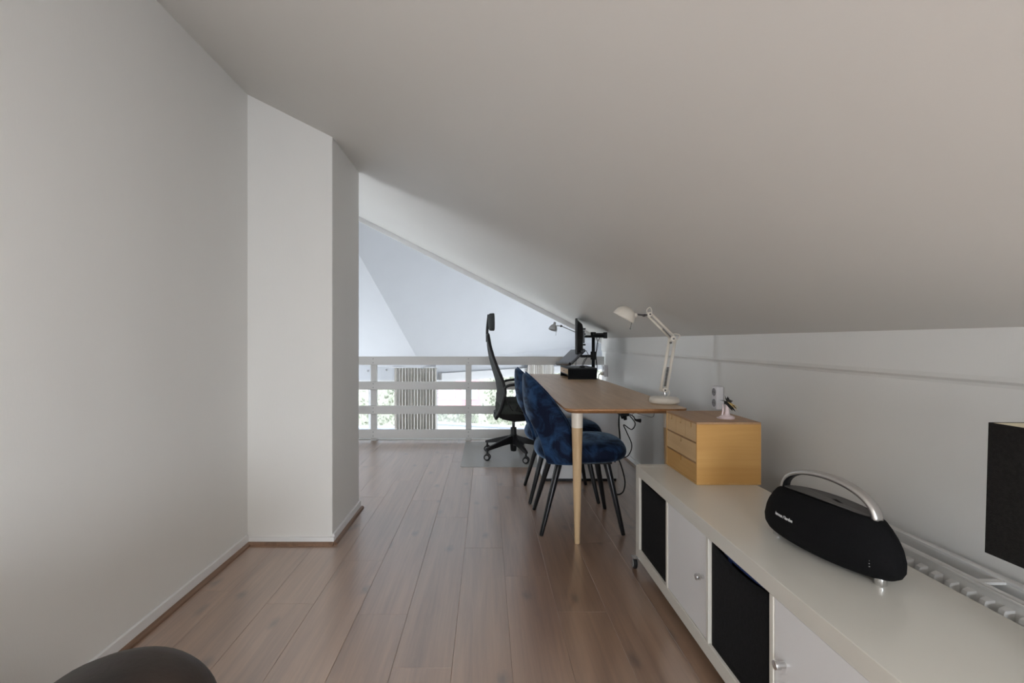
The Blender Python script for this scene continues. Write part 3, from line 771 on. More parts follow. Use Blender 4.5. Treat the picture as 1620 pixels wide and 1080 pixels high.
# backrest (curved mesh sheet with thick frame)
prof = [(-0.185, 0.372), (-0.170, 0.41), (-0.155, 0.47), (-0.150, 0.56), (-0.150, 0.64), (-0.165, 0.72), (-0.195, 0.82), (-0.225, 0.93), (-0.243, 1.04), (-0.248, 1.15)]
def bx(z): return lerp_tab([(zz, xx) for xx, zz in prof], z)
bm = bmesh.new(); rings = []
for k in range(25):
    z = 0.375 + (1.15-0.375)*k/24
    hw = lerp_tab([(0.375, 0.17), (0.45, 0.215), (0.62, 0.235), (0.85, 0.215), (1.05, 0.165), (1.12, 0.13), (1.15, 0.09)], z)
    wrap = lerp_tab([(0.375, 0.012), (0.5, 0.035), (0.62, 0.062), (0.75, 0.055), (0.95, 0.03), (1.15, 0.005)], z)
    rings.append([Vector((bx(z) + wrap*abs(u)**2.2, hw*u, z)) for u in [j/8-1 for j in range(17)]])
loft(bm, rings, cap=False, closed=False)
bk = obj('backrest', bm, M['mesh_grey'], oc, smooth=True, solid=0.020)
for sg in (0, 16):
    bm = bmesh.new(); tube(bm, [r_[sg] for r_ in rings], 0.016, 8, 2); obj('back_frame', bm, M['black_plastic'], bk, smooth=True)
bm = bmesh.new(); tube(bm, [(-0.02, 0, 0.41), (-0.10, 0, 0.415), (-0.145, 0, 0.44), (-0.148, 0, 0.6)], 0.018, 8); obj('back_support', bm, M['black_plastic'], oc, smooth=True)
# headrest
bm = bmesh.new(); tube(bm, [(-0.250, 0, 1.08), (-0.250, 0, 1.20), (-0.236, 0, 1.34)], 0.013, 8); hp = obj('headrest_post', bm, M['black_plastic'], oc, smooth=True)
bm = bmesh.new(); rings = []
for z, hw, tk in ((1.185, 0.10, 0.014), (1.198, 0.125, 0.026), (1.27, 0.135, 0.030), (1.335, 0.130, 0.027), (1.352, 0.11, 0.014)):
    rings.append([Vector((-0.214+tk*math.cos(a)+0.03*abs(math.sin(a))**3-0.02*(z-1.27), hw*math.copysign(abs(math.sin(a))**0.6, math.sin(a)), z)) for a in [2*PI*i/28 for i in range(28)]])
loft(bm, rings); obj('headrest', bm, M['mesh_grey'], oc, smooth=True, subsurf=1)
for sg in (-1, 1):
    bm = bmesh.new(); tube(bm, [(-0.095, 0.275*sg, 0.655), (-0.085, 0.275*sg, 0.675), (-0.05, 0.275*sg, 0.692), (0.03, 0.275*sg, 0.700), (0.14, 0.275*sg, 0.700)], lambda t: 0.010+0.006*t, 8)
    ar = obj('armrest', bm, M['black_plastic'], oc, smooth=True)
    bm = bmesh.new(); tube(bm, [(-0.093, 0.275*sg, 0.657), (-0.08, 0.272*sg, 0.58), (-0.04, 0.262*sg, 0.49), (0.0, 0.20*sg, 0.43)], 0.006, 8)
    obj('arm_bracket', bm, M['black_plastic'], ar, smooth=True)
    bm = bmesh.new(); tube(bm, [(0.06, 0.275*sg, 0.697), (0.055, 0.272*sg, 0.58), (0.02, 0.262*sg, 0.49), (0.01, 0.20*sg, 0.43)], 0.006, 8)
    obj('arm_bracket', bm, M['black_plastic'], ar, smooth=True)

# ------------------------------------------------------------------ media cabinet on casters
CX0, CX1, CY0, CY1, CZ0, CZ1 = 0.715, 1.108, 2.318-1.85, 2.318, 0.064, 0.500
cb = root('cabinet', (CX0, CY1, 0), 0, 'low white lacquered cube cabinet on casters along the right wall', 'cabinet')
D = CX1-CX0; Lc = CY1-CY0; fr = 0.048; dv = 0.016
cell = (Lc - 2*fr - 4*dv)/5
def cbox(x0, x1, y0, y1, z0, z1): return B(x0, x1, -y1, -y0, z0, z1)   # y measured towards the camera from the far end
obj('top_panel', cbox(0, D, fr, Lc-fr, CZ1-fr, CZ1), M['lacquer'], cb, bevel=0.0015)
obj('bottom_panel', cbox(0, D, fr, Lc-fr, CZ0, CZ0+fr), M['lacquer'], cb, bevel=0.0015)
obj('side_panel', cbox(0, D, 0, fr, CZ0, CZ1+0.0005), M['lacquer'], cb, bevel=0.0015); obj('side_panel', cbox(0, D, Lc-fr, Lc, CZ0, CZ1+0.0005), M['lacquer'], cb, bevel=0.0015)
obj('back_panel', cbox(D-0.006, D-0.001, fr, Lc-fr, CZ0+fr, CZ1-fr), M['lacquer'], cb)
zi0, zi1 = CZ0+fr, CZ1-fr
for k in range(5):
    y0 = fr + k*(cell+dv); y1 = y0+cell
    if k < 4: obj('divider', cbox(0.0, D-0.006, y1, y1+dv, zi0, zi1), M['lacquer'], cb, bevel=0.001)
    if k % 2 == 1:
        d_ = obj('door', cbox(0.003, 0.019, y0+0.002, y1-0.002, zi0+0.002, zi1-0.002), M['door_white'], cb, bevel=0.0015)
        bm = bmesh.new(); hy = -(y1-0.022) if k == 1 else -(y0+0.045); hz = 0.310
        cyl(bm, (0.003, hy, hz), (-0.022, hy, hz), 0.0065, 0.0065, 14); cyl(bm, (-0.010, hy, hz), (-0.024, hy, hz), 0.010, 0.0105, 14)
        obj('knob', bm, M['chrome'], d_, smooth=True, bevel=0.001)
# casters
for x, y in ((0.018, 0.016), (0.06, Lc-0.055), (D-0.06, 0.055), (D-0.06, Lc-0.055)):
    bm = bmesh.new(); box(bm, max(x-0.025, 0.002), x+0.025, -y-0.025, min(-y+0.025, -0.002), CZ0-0.004, CZ0)
    wx, wy = (x-0.024, -y+0.018) if y < 0.03 else (x, -y)
    for e_ in (-0.0145, 0.0115): box(bm, wx+e_, wx+e_+0.003, wy-0.012, wy+0.012, 0.022, CZ0-0.004)
    box(bm, min(wx, x)-0.012, x+0.012, -y-0.012, max(wy, -y)+0.010, CZ0-0.007, CZ0-0.003)
    cs = obj('caster', bm, M['chrome'], cb)
    mt = Matrix.Rotation(PI/2, 3, 'Y')
    bm = bmesh.new(); lathe(bm, [(0.0, -0.009), (0.020, -0.009), (0.0265, -0.006), (0.0275, 0), (0.0265, 0.006), (0.020, 0.009), (0, 0.009)], 24, (wx, wy, 0.0275), mt)
    w_ = obj('wheel', bm, M['black_plastic'], cs, smooth=True)
    bm = bmesh.new(); lathe(bm, [(0.010, -0.0105), (0.019, -0.0105), (0.019, 0.0105), (0.010, 0.0105)], 24, (wx, wy, 0.0275), mt); obj('hub', bm, M['grey_plastic'], cs)
# the far front caster peeks out beyond the cabinet's end
# fabric boxes in the open cells
def fabric_box(k, label, sag):
    y0 = fr + k*(cell+dv)+0.006; y1 = y0+cell-0.016
    r = root('storage_box', (CX0, CY1-(y0+y1)/2, zi0), 0, label, 'storage box', 'black fabric boxes in the cabinet')
    w = (y1-y0)/2; H = zi1-zi0-0.008
    n = 16
    def face_x(u, v): return 0.012 + 0.004*math.sin(PI*u)*math.sin(PI*v) - 0.0
    # front sheet with sagging top edge
    bm = bmesh.new(); rings = []
    for j in range(9):
        v = j/8
        rings.append([Vector((face_x(i/n, v), w - 2*w*i/n, v*(H - sag*math.sin(PI*i/n)**0.8))) for i in range(n+1)])
    loft(bm, rings, cap=False, closed=False)
    obj('front_panel', bm, M['fabric_black'], r, smooth=True, solid=0.004)
    for nm, a in (('side_panel', (0.016, 0.36, w-0.004, w, 0, H)), ('side_panel', (0.016, 0.36, -w, -w+0.004, 0, H)), ('back_panel', (0.355, 0.36, -w+0.004, w-0.004, 0, H)), ('bottom_panel', (0.016, 0.355, -w+0.004, w-0.004, 0, 0.004))):
        obj(nm, B(*a), M['fabric_black'], r)
    return r
fabric_box(0, 'black fabric storage box in the far end cell of the cabinet', 0.008)
fabric_box(2, 'black fabric storage box with sagging front in the middle cell of the cabinet', 0.020)
fabric_box(4, 'black fabric storage box in the nearest cell of the cabinet', 0.010)
# blue cord tucked in the middle box
yy = CY1-(fr + 2*(cell+dv) + cell/2)
bm = bmesh.new(); tube(bm, [(CX0+0.03, yy+0.11, zi1-0.020), (CX0+0.028, yy+0.04, zi1-0.022), (CX0+0.030, yy-0.03, zi1-0.024), (CX0+0.035, yy-0.10, zi1-0.024)], 0.007, 8)
tube(bm, [(CX0+0.035, yy+0.10, zi1-0.030), (CX0+0.05, yy+0.105, zi1-0.15), (CX0+0.06, yy+0.10, zi0+0.012)], 0.005, 6)
o = obj('blue_cord', bm, mat('blue_cord', (0.015, 0.05, 0.22), 0.5, noise=0.3, nscale=120), None, smooth=True); setp(o, 'blue cord showing over the sagging black box front', 'cord')

# ------------------------------------------------------------------ birch mini chest on the cabinet
mc = root('mini_chest', (0.860, 2.316, CZ1+0.0006), 0, 'birch plywood mini chest with small drawers on the white cabinet', 'chest')
W_, D_, H_ = 0.336, 0.264, 0.256; t = 0.008
# local: x depth from front (0) to D_, y from 0 (far) to -W_
obj('top_panel', B(0, D_, -W_, 0, H_-t, H_), wood_mat('birch_top', (0.36, 0.20, 0.10), (0.46, 0.28, 0.15), 'Y', 0.45, 0.8), mc, bevel=0.001)
obj('bottom_panel', B(0, D_, -W_, 0, 0, t), M['birch'], mc, bevel=0.001)
obj('side_panel', B(0, D_, -W_, -W_+t, t, H_-t), wood_mat('birch_side', (0.53, 0.275, 0.075), (0.63, 0.36, 0.12), 'X', 0.40, 0.6), mc, bevel=0.001); obj('side_panel', B(0, D_, -t, 0, t, H_-t), M['birch'], mc, bevel=0.001)
obj('back_panel', B(D_-0.005, D_, -W_+t, -t, t, H_-t), M['birch'], mc)
row_h = (H_-2*t-2*0.006)/3
for k in range(3):
    z0 = t + k*(row_h+0.006)
    if k: obj('shelf', B(0.002, D_-0.005, -W_+t, -t, z0-0.006, z0), M['birch_line'], mc)
    nd = 3 if k == 2 else 1
    wd = (W_-2*t)/nd
    for q in range(nd):
        y1 = -t - q*wd - 0.0008; y0 = y1 - wd + 0.0016
        yc = (y0+y1)/2; nw, nh = 0.0085, 0.022
        zt = z0+row_h-0.001; zb = z0+0.001
        bm = bmesh.new()
        pts = [(0.001, y0, zb), (0.001, y1, zb), (0.001, y1, zt), (0.001, yc+nw, zt), (0.001, yc+nw, zt-nh+0.006), (0.001, yc+nw*0.5, zt-nh), (0.001, yc-nw*0.5, zt-nh), (0.001, yc-nw, zt-nh+0.006), (0.001, yc-nw, zt), (0.001, y0, zt)]
        prism(bm, pts, (0.008, 0, 0))
        dr = obj('drawer', bm, M['birch_light'] if k >= 1 else M['birch'], mc)
        obj('drawer_inside', B(0.0095, D_-0.02, y0+0.004, y1-0.004, zb+0.002, zt-0.004), M['birch_dark'], dr)  # inside darkened in its colour so the notch reads as shade

# figurine on the chest
fg = root('figurine', (1.030, 2.085, CZ1+0.0006+H_), math.radians(-10), 'small pale pink figurine with black feathers on the birch chest', 'figurine')
bm = bmesh.new(); lathe(bm, [(0.0, 0.0), (0.020, 0.0), (0.030, 0.004), (0.031, 0.007), (0.024, 0.012), (0.012, 0.016), (0.0095, 0.026), (0.0085, 0.045), (0.006, 0.064), (0.0, 0.068)], 24, (0.006, 0, 0))
obj('gown', bm, M['pink_white'], fg, smooth=True)
bm = bmesh.new(); tube(bm, [(-0.022, 0, 0.002), (-0.014, 0.002, 0.012), (-0.010, 0.003, 0.03), (-0.009, 0.003, 0.05), (-0.012, 0.002, 0.062)], lambda u: 0.0055-0.003*u, 8); obj('ribbon', bm, M['pink_white'], fg, smooth=True)
bm = bmesh.new(); lathe(bm, [(0.0, 0), (0.034, 0), (0.036, 0.002), (0.033, 0.0035), (0.0, 0.0035)], 24); obj('saucer', bm, M['pink_white'], fg, smooth=True)
def feather_blades(bm, specs):
    for (dx, dz, ln, wd, yy_) in specs:
        d_ = Vector((dx, 0, dz)).normalized(); n_ = Vector((-d_.z, 0, d_.x)); b0 = Vector((0.003, yy_-0.008, 0.074))
        prism(bm, [b0, b0+d_*ln*0.5+n_*wd*1.6, b0+d_*ln*1.55, b0+d_*ln*0.6-n_*wd*1.6], (0, 0.004, 0))
bm = bmesh.new(); feather_blades(bm, [(0.8, -1.0, 0.036, 0.005, 0), (1, -0.75, 0.034, 0.0045, 0.002), (0.6, -1.1, 0.030, 0.005, -0.002), (1, 0.1, 0.016, 0.006, 0), (0.2, 1, 0.014, 0.003, 0), (-0.3, 1, 0.017, 0.001, 0.001), (-1, 0.2, 0.018, 0.001, 0), (0.1, -1, 0.012, 0.006, 0), (-0.5, -0.6, 0.010, 0.005, 0), (0.5, 0.8, 0.012, 0.005, 0.003)])
obj('feathers', bm, M['feather'], fg)
bm = bmesh.new(); feather_blades(bm, [(1, -0.55, 0.036, 0.0012, -0.004), (0.9, -0.8, 0.040, 0.0012, -0.005)]); obj('straw_feather', bm, M['gold'], fg)

# ------------------------------------------------------------------ portable loudspeaker
SB = Vector((0.965, 1.165, 0)); SA = Vector((0.898, 1.487, 0))     # near and far ends on the cabinet top
sc = (SA+SB)/2; ax = (SB-SA).normalized()
sp = root('loudspeaker', (sc.x, sc.y, CZ1+0.0006), math.atan2(ax.y, ax.x), 'black boat-shaped portable loudspeaker with a silver arched handle', 'loudspeaker')
# local x along the body towards the camera; front is local -y
foot = 0.010; BH = 0.150
Ltab = [(0, 0.180), (0.06, 0.194), (0.16, 0.201), (0.30, 0.201), (0.5, 0.194), (0.7, 0.183), (0.85, 0.172), (0.95, 0.161), (1, 0.148)]
Dtab = [(0, 0.046), (0.06, 0.060), (0.16, 0.070), (0.32, 0.076), (0.5, 0.074), (0.7, 0.066), (0.85, 0.056), (0.95, 0.049), (1, 0.043)]
def plan(a, L_, D2):
    x = math.copysign(abs(math.cos(a))**0.9, math.cos(a)); 
    y = math.copysign(abs(math.sin(a))**0.95, math.sin(a))
    return L_*x, D2*y
bm = bmesh.new(); rings = []
hs = [0, 0.03, 0.06, 0.11, 0.16, 0.24, 0.32, 0.41, 0.5, 0.6, 0.7, 0.78, 0.85, 0.9, 0.95, 0.98, 1.0]
def zlift(x, h): return 0.009*(abs(x)/0.2)**2.2*(1-h)**2 - 0.010*(abs(x)/0.15)**2*max(0, h-0.6)/0.4
for h in hs:
    r_ = []
    for i in range(56):
        x, y = plan(2*PI*i/56, lerp_tab(Ltab, h), lerp_tab(Dtab, h))
        r_.append(Vector((x, y, foot + BH*h + zlift(x, h))))
    rings.append(r_)
loft(bm, rings); obj('body', bm, M['kick'], sp, smooth=True)
bm = bmesh.new()
loft(bm, [[Vector((x*0.93, y*0.86, foot+BH+0.002+zlift(x*0.93, 1))) for x, y in [plan(2*PI*i/40, 0.148, 0.043) for i in range(40)]], [Vector((x*0.9, y*0.80, foot+BH+0.0035+zlift(x*0.9, 1))) for x, y in [plan(2*PI*i/40, 0.148, 0.043) for i in range(40)]]])
obj('top_deck', bm, M['deck'], sp)
def handle(r_out, thick, hw, name, m, par, lift=0.0):
    bm = bmesh.new(); rings = []
    for i in range(33):
        a = PI*i/32
        x = -0.137*math.cos(a); z = foot+BH-0.016 + (0.070+lift)*math.sin(a)**0.85
        tx, tz = 0.137*math.sin(a), 0.071*math.cos(a); l = math.hypot(tx, tz); nx, nz = -tz/l, tx/l
        w_ = hw*(1.0 - 0.12*math.sin(a))
        rings.append([Vector((x, -w_, z)), Vector((x, w_, z)), Vector((x+nx*thick*0.6, w_, z+nz*thick*0.6)), Vector((x+nx*thick, w_*0.6, z+nz*thick)), Vector((x+nx*thick, -w_*0.6, z+nz*thick)), Vector((x+nx*thick*0.6, -w_, z+nz*thick*0.6))])
    loft(bm, rings); return obj(name, bm, m, par, smooth=True)
hd = handle(0, 0.012, 0.0145, 'handle', M['silver'], sp)
hd2 = handle(0, 0.0015, 0.0135, 'handle_lining', M['black_plastic'], hd, -0.0016)
for x in (-0.155, 0.158):
    bm = bmesh.new(); cyl(bm, (x, -0.012, 0), (x, -0.012, foot+0.016), 0.013, 0.013, 20); obj('foot', bm, M['chrome'], sp, smooth=True, bevel=0.0015)
# maker's lettering on the front grille
fc = bpy.data.curves.new('lettering', 'FONT'); fc.body = 'harman / kardon'; fc.size = 0.0115; fc.align_x = 'CENTER'; fc.offset = 0.0003
fo = bpy.data.objects.new('tmp_text', fc); COL.objects.link(fo)
bpy.context.view_layer.update()
dg = bpy.context.evaluated_depsgraph_get(); me = bpy.data.meshes.new_from_object(fo.evaluated_get(dg))
bpy.data.objects.remove(fo)
bm = bmesh.new(); bm.from_mesh(me); pass
for v in bm.verts:
    lx = v.co.x*0.9 - 0.072; h = (0.072 + v.co.y)/BH
    L_, D2 = lerp_tab(Ltab, h), lerp_tab(Dtab, h)
    c_ = min(1, (abs(lx)/L_)**(1/0.9)); s_ = math.sqrt(max(0, 1-c_*c_))
    v.co = Vector((lx, -D2*s_**0.95 - 0.0012, foot + BH*h + zlift(lx, h)))
obj('lettering', bm, M['logo'], sp, solid=0.0006)
bm = bmesh.new(); 
for k in range(3): cyl(bm, (0.160, -0.030, 0.062-0.007*k), (0.160, -0.0485, 0.062-0.007*k), 0.0012, 0.0012, 8)
obj('status_light', bm, M['grey_plastic'], sp)

# ------------------------------------------------------------------ radiator
RX0, RX1, RY0, RY1, RZ0, RZ1 = 1.150, 1.268, 0.10, 1.86, 0.08, 0.518
ra = root('radiator', (RX0, RY1, 0), 0, 'white panel radiator on the knee wall behind the cabinet', 'radiator')
LR = RY1-RY0
# ribbed front panel: profile along y
def rib_panel(x, sgn, name):
    bm = bmesh.new(); pitch = 0.042; n = int(LR/pitch)
    pr = []
    for k in range(n):
        y = -k*pitch
        pr += [(0, y), (0, y-0.012), (0.016, y-0.019), (0.016, y-0.031), (0, y-0.040)]
    zs = [(RZ0, 0.0), (RZ0+0.02, 0.3), (RZ0+0.05, 1), (RZ1-0.036, 1), (RZ1-0.029, 0.85), (RZ1-0.023, 0.0), (RZ1, 0)]
    rings = [[Vector((x - sgn*a*f, y, z)) for a, y in pr] for z, f in zs]
    loft(bm, rings, cap=False, closed=False)
    return obj(name, bm, M['radiator'], ra, solid=0.002)
rib_panel(0.014, 1, 'front_panel'); rib_panel(RX1-RX0-0.014, -1, 'rear_panel')
for x0 in (0.008, RX1-RX0-0.030):
    bm = bmesh.new(); box(bm, x0, x0+0.022, -LR, 0, RZ1-0.006, RZ1); box(bm, x0 if x0 > 0.05 else x0+0.020, (x0 if x0 > 0.05 else x0+0.020)+0.002, -LR, 0, RZ1-0.05, RZ1-0.006)
    obj('top_rail', bm, M['radiator'], ra, bevel=0.003)
for y in (-0.06, -0.69, -1.25):
    obj('cross_bar', B(0.028, RX1-RX0-0.028, y-0.018, y, RZ1-0.010, RZ1-0.004), M['radiator'], ra)
bm = bmesh.new()
for k in range(int(LR/0.03)): box(bm, 0.034, RX1-RX0-0.034, -k*0.03-0.0125, -k*0.03-0.0105, RZ0+0.03, RZ1-0.06)
f_ = obj('convector_fins', bm, M['radiator'], ra); f_['kind'] = 'stuff'
for y in (-0.002, -LR): obj('end_cap', B(0.004, RX1-RX0-0.004, y, y+0.002, RZ0, RZ1-0.002), M['radiator'], ra)
for y in (-0.25, -LR+0.25): obj('bracket', B(RX1-RX0-0.014, XR-RX0, y-0.015, y+0.015, RZ0+0.1, RZ0+0.3), M['radiator'], ra)

# ------------------------------------------------------------------ black table lamp at the near end of the cabinet
lp = root('table_lamp', (1.037, 0.795, CZ1+0.0006), 0, 'table lamp with a rectangular black linen shade at the right edge', 'table lamp')
z0, z1 = 0.186, 0.434
def shade_ring(z, ix): 
    f = (z-z0)/(z1-z0); ax_, ay_ = 0.0875-0.004*f-ix, 0.127-0.003*f-ix
    return [Vector((-ax_, -ay_, z)), Vector((ax_, -ay_, z)), Vector((ax_, ay_, z)), Vector((-ax_, ay_, z))]
bm = bmesh.new(); V = loft(bm, [shade_ring(z0, 0), shade_ring(z1, 0), shade_ring(z1, 0.0015), shade_ring(z0, 0.0015)], cap=False)
for i in range(4): bm.faces.new((V[3][i], V[3][(i+1)%4], V[0][(i+1)%4], V[0][i]))
sh = obj('lamp_shade', bm, M['shade'], lp)
bm = bmesh.new(); loft(bm, [shade_ring(z0+0.001, 0.0017), shade_ring(z1-0.001, 0.0017)], cap=False); obj('shade_lining', bm, M['cream'], sh, solid=0.0003)
bm = bmesh.new(); lathe(bm, [(0, 0), (0.055, 0), (0.058, 0.006), (0.05, 0.014), (0.038, 0.03), (0.045, 0.07), (0.04, 0.11), (0.018, 0.15), (0.012, 0.17), (0.012, 0.20), (0, 0.20)], 32); obj('lamp_base', bm, M['ceramic'], lp, smooth=True)
bm = bmesh.new(); cyl(bm, (0,0,0.20), (0,0,0.25), 0.014); lathe(bm, [(0.013, 0.25), (0.02, 0.27), (0.028, 0.295), (0.026, 0.315), (0.013, 0.33), (0, 0.333)], 20); obj('bulb', bm, M['paper'], lp, smooth=True)
bm = bmesh.new(); cyl(bm, (-0.084, 0, z1-0.02), (0.084, 0, z1-0.02), 0.002); obj('shade_carrier', bm, M['chrome'], lp)
bm = bmesh.new(); cyl(bm, (0, 0, z1-0.115), (0, 0, z1-0.018), 0.0025); obj('carrier_rod', bm, M['chrome'], lp)

# ------------------------------------------------------------------ brown leather armchair, bottom left corner
ac = root('armchair', (-0.855, 0.445, 0), 0, 'dark brown leather armchair at the bottom left corner', 'armchair')
def arm(xc, flip):
    bm = bmesh.new(); rings = []
    for y, s, dz in ((0.430, 0.12, -0.13), (0.428, 0.36, -0.085), (0.420, 0.60, -0.045), (0.402, 0.80, -0.018), (0.37, 0.94, -0.003), (0.32, 1.0, 0), (0.0, 1.02, 0.0), (-0.36, 1.0, 0.01), (-0.40, 0.7, -0.03)):
        ring_ = []
        for i in range(28):
            a = 2*PI*i/28
            cx, sz = math.cos(a), math.sin(a)
            x = (0.150*cx if cx*flip > 0 else 0.185*cx)*s
            zt = 0.165*abs(sz)**0.9
            z = 0.43 + zt*s if sz > 0 else 0.43 - 0.31*abs(sz)**0.35*min(1, s*1.1)
            skew = 0.035*flip*max(0, sz)*s
            ring_.append(Vector((xc + x + skew, y, z + dz*(1 if sz > 0 else 0.3))))
        rings.append(ring_)
    loft(bm, rings); o = obj('armrest', bm, M['leather'], ac, smooth=True, subsurf=1)
    bm = bmesh.new(); tube(bm, [p + Vector((0, 0.004, 0)) for p in rings[2]], 0.004, 6, 2); obj('piping', bm, M['leather'], o, smooth=True)
arm(0.268, 1); arm(-0.268, -1)
def cushion(name, x0, x1, y0, y1, z0, z1, rr=0.05):
    return obj(name, B(x0, x1, y0, y1, z0, z1), M['leather'], ac, bevel=rr, seg=4, smooth=True)
cushion('seat_cushion', -0.095, 0.095, -0.30, 0.44, 0.30, 0.46); cushion('seat_base', -0.40, 0.40, -0.40, 0.395, 0.09, 0.30, 0.02); cushion('backrest', -0.40, 0.40, -0.52, -0.36, 0.10, 0.66, 0.06)
for x in (-0.36, 0.36):
    for y in (-0.44, 0.34):
        bm = bmesh.new(); cyl(bm, (x, y, 0), (x, y, 0.11), 0.018, 0.026); obj('foot', bm, M['ceramic'], ac)

# ------------------------------------------------------------------ white architect lamp on the desk
wl = root('desk_lamp', (1.018, 2.775, DZ+0.0005), 0, 'white jointed architect lamp on the near end of the desk', 'desk lamp')
bm = bmesh.new(); lathe(bm, [(0, 0), (0.076, 0), (0.081, 0.004), (0.083, 0.012), (0.0815, 0.026), (0.074, 0.034), (0.0, 0.036)], 40); obj('base', bm, M['lamp_white'], wl, smooth=True)
bm = bmesh.new(); cyl(bm, (0.004, 0, 0.034), (0.004, 0, 0.066), 0.0085); obj('pivot_post', bm, M['chrome'], wl, smooth=True, bevel=0.001)
E = Vector((0.048, 0, 0.368)); S = Vector((-0.086, 0, 0.508)); F = Vector((0.0, 0, 0.075))
def bars(p, q, gap, name, w=0.0065):
    d_ = (q-p).normalized(); nx = Vector((d_.z, 0, -d_.x))
    for sg in (-1, 1):
        bm = bmesh.new(); tube(bm, [p+nx*gap*sg, q+nx*gap*sg], w, 8, smooth=False)
        obj(name, bm, M['lamp_white'], wl, smooth=True)
bars(Vector((-0.004, 0, 0.065)), E, 0.0165, 'lower_arm', 0.0088); bars(E+Vector((0.0, 0, 0.006)), S, 0.011, 'upper_arm', 0.0070)
def coil(p, q, r_, turns, name):
    p = Vector(p); q = Vector(q); a, b = frame_axes(q-p); pts = []
    for i in range(turns*8+1):
        th = 2*PI*i/8; pts.append(p.lerp(q, i/(turns*8)) + a*r_*math.cos(th) + b*r_*math.sin(th))
    bm = bmesh.new(); tube(bm, pts, 0.0012, 4, smooth=False); return obj(name, bm, M['dark_steel'], wl)
for dy in (-0.008, 0.008):
    coil((0.004, dy, 0.095), (0.022, dy, 0.205), 0.0045, 18, 'spring'); coil((0.035, dy, 0.376), (-0.012, dy, 0.425), 0.0045, 12, 'spring')
for c_, r_ in ((E, 0.016), (S, 0.013), (Vector((0.0, 0, 0.075)), 0.013), (Vector((0.033, 0, 0.345)), 0.006)):
    bm = bmesh.new(); cyl(bm, c_+Vector((0,-0.016,0)), c_+Vector((0,0.016,0)), r_, r_, 16); j = obj('joint', bm, M['lamp_white'] if r_ > 0.01 else M['dark_steel'], wl, smooth=True, bevel=0.001)
    bm = bmesh.new(); cyl(bm, c_+Vector((0,-0.021,0)), c_+Vector((0,0.021,0)), 0.005, 0.005, 10); obj('joint_bolt', bm, M['dark_steel'], j)
# cable loops at the joints
bm = bmesh.new(); tube(bm, [E+Vector((-0.012, 0.004, 0.010)), E+Vector((0.012, 0.004, 0.028)), E+Vector((0.042, 0.004, 0.022)), E+Vector((0.036, 0.004, 0.004)), E+Vector((0.012, 0.004, -0.016))], 0.0028, 8); obj('cable', bm, M['lamp_white'], wl, smooth=True)
bm = bmesh.new(); tube(bm, [S+Vector((-0.010, 0.004, 0.0)), S+Vector((-0.012, 0.004, 0.026)), S+Vector((0.006, 0.004, 0.040)), S+Vector((0.016, 0.004, 0.020)), S+Vector((0.012, 0.004, -0.01))], 0.0028, 8); obj('cable', bm, M['lamp_white'], wl, smooth=True)
bm = bmesh.new(); tube(bm, [Vector((0.012, 0.006, 0.085)), Vector((0.030, 0.008, 0.072)), Vector((0.034, 0.008, 0.054)), Vector((0.022, 0.006, 0.036))], 0.0025, 8); obj('cable', bm, M['lamp_white'], wl, smooth=True)
# head
bm = bmesh.new(); tube(bm, [S+Vector((-0.006, 0, -0.002)), S+Vector((-0.030, 0, -0.004)), S+Vector((-0.100, 0, 0.002))], 0.0052, 8); obj('head_bracket', bm, M['dark_steel'], wl, smooth=True)
bm = bmesh.new(); cyl(bm, S+Vector((-0.030, -0.012, -0.006)), S+Vector((-0.030, 0.012, -0.006)), 0.0075); obj('head_knob', bm, M['dark_steel'], wl, smooth=True)
axis = Vector((-0.47, 0.17, -0.86)).normalized()
mt = (-axis).to_track_quat('Z', 'Y').to_matrix()
hc = S + Vector((-0.140, 0, -0.004))
bm = bmesh.new(); lathe(bm, [(0.063, -0.018), (0.0615, -0.005), (0.056, 0.014), (0.046, 0.030), (0.032, 0.042), (0.016, 0.048), (0.0, 0.049), ], 40, hc, mt)
bm.faces.ensure_lookup_table()
for f in [f for f in bm.faces if len(f.verts) > 10]: bm.faces.remove(f)
shd = obj('lamp_head', bm, M['lamp_white'], wl, smooth=True, solid=0.002)
bm = bmesh.new(); lathe(bm, [(0.0, 0.045), (0.014, 0.040), (0.016, 0.028), (0.024, 0.012), (0.022, -0.002), (0.0, -0.010)], 20, hc, mt); obj('bulb', bm, M['paper'], shd, smooth=True)
nk = hc + Vector((0.052, 0, 0.004))
bm = bmesh.new(); lathe(bm, [(0, -0.014), (0.011, -0.014), (0.013, -0.004), (0.013, 0.006), (0.009, 0.014), (0, 0.014)], 16, nk+Vector((0.006, 0, -0.006)), Euler((0, 1.1, 0)).to_matrix()); obj('lamp_socket', bm, M['lamp_white'], wl, smooth=True)
bm = bmesh.new(); cyl(bm, hc+Vector((0.042, -0.01, -0.020)), hc+Vector((0.027, -0.012, -0.080)), 0.0022, 0.0022, 8); cyl(bm, hc+Vector((0.028, -0.012, -0.074)), hc+Vector((0.0265, -0.012, -0.083)), 0.004, 0.004, 10); obj('adjusting_rod', bm, M['dark_steel'], wl)

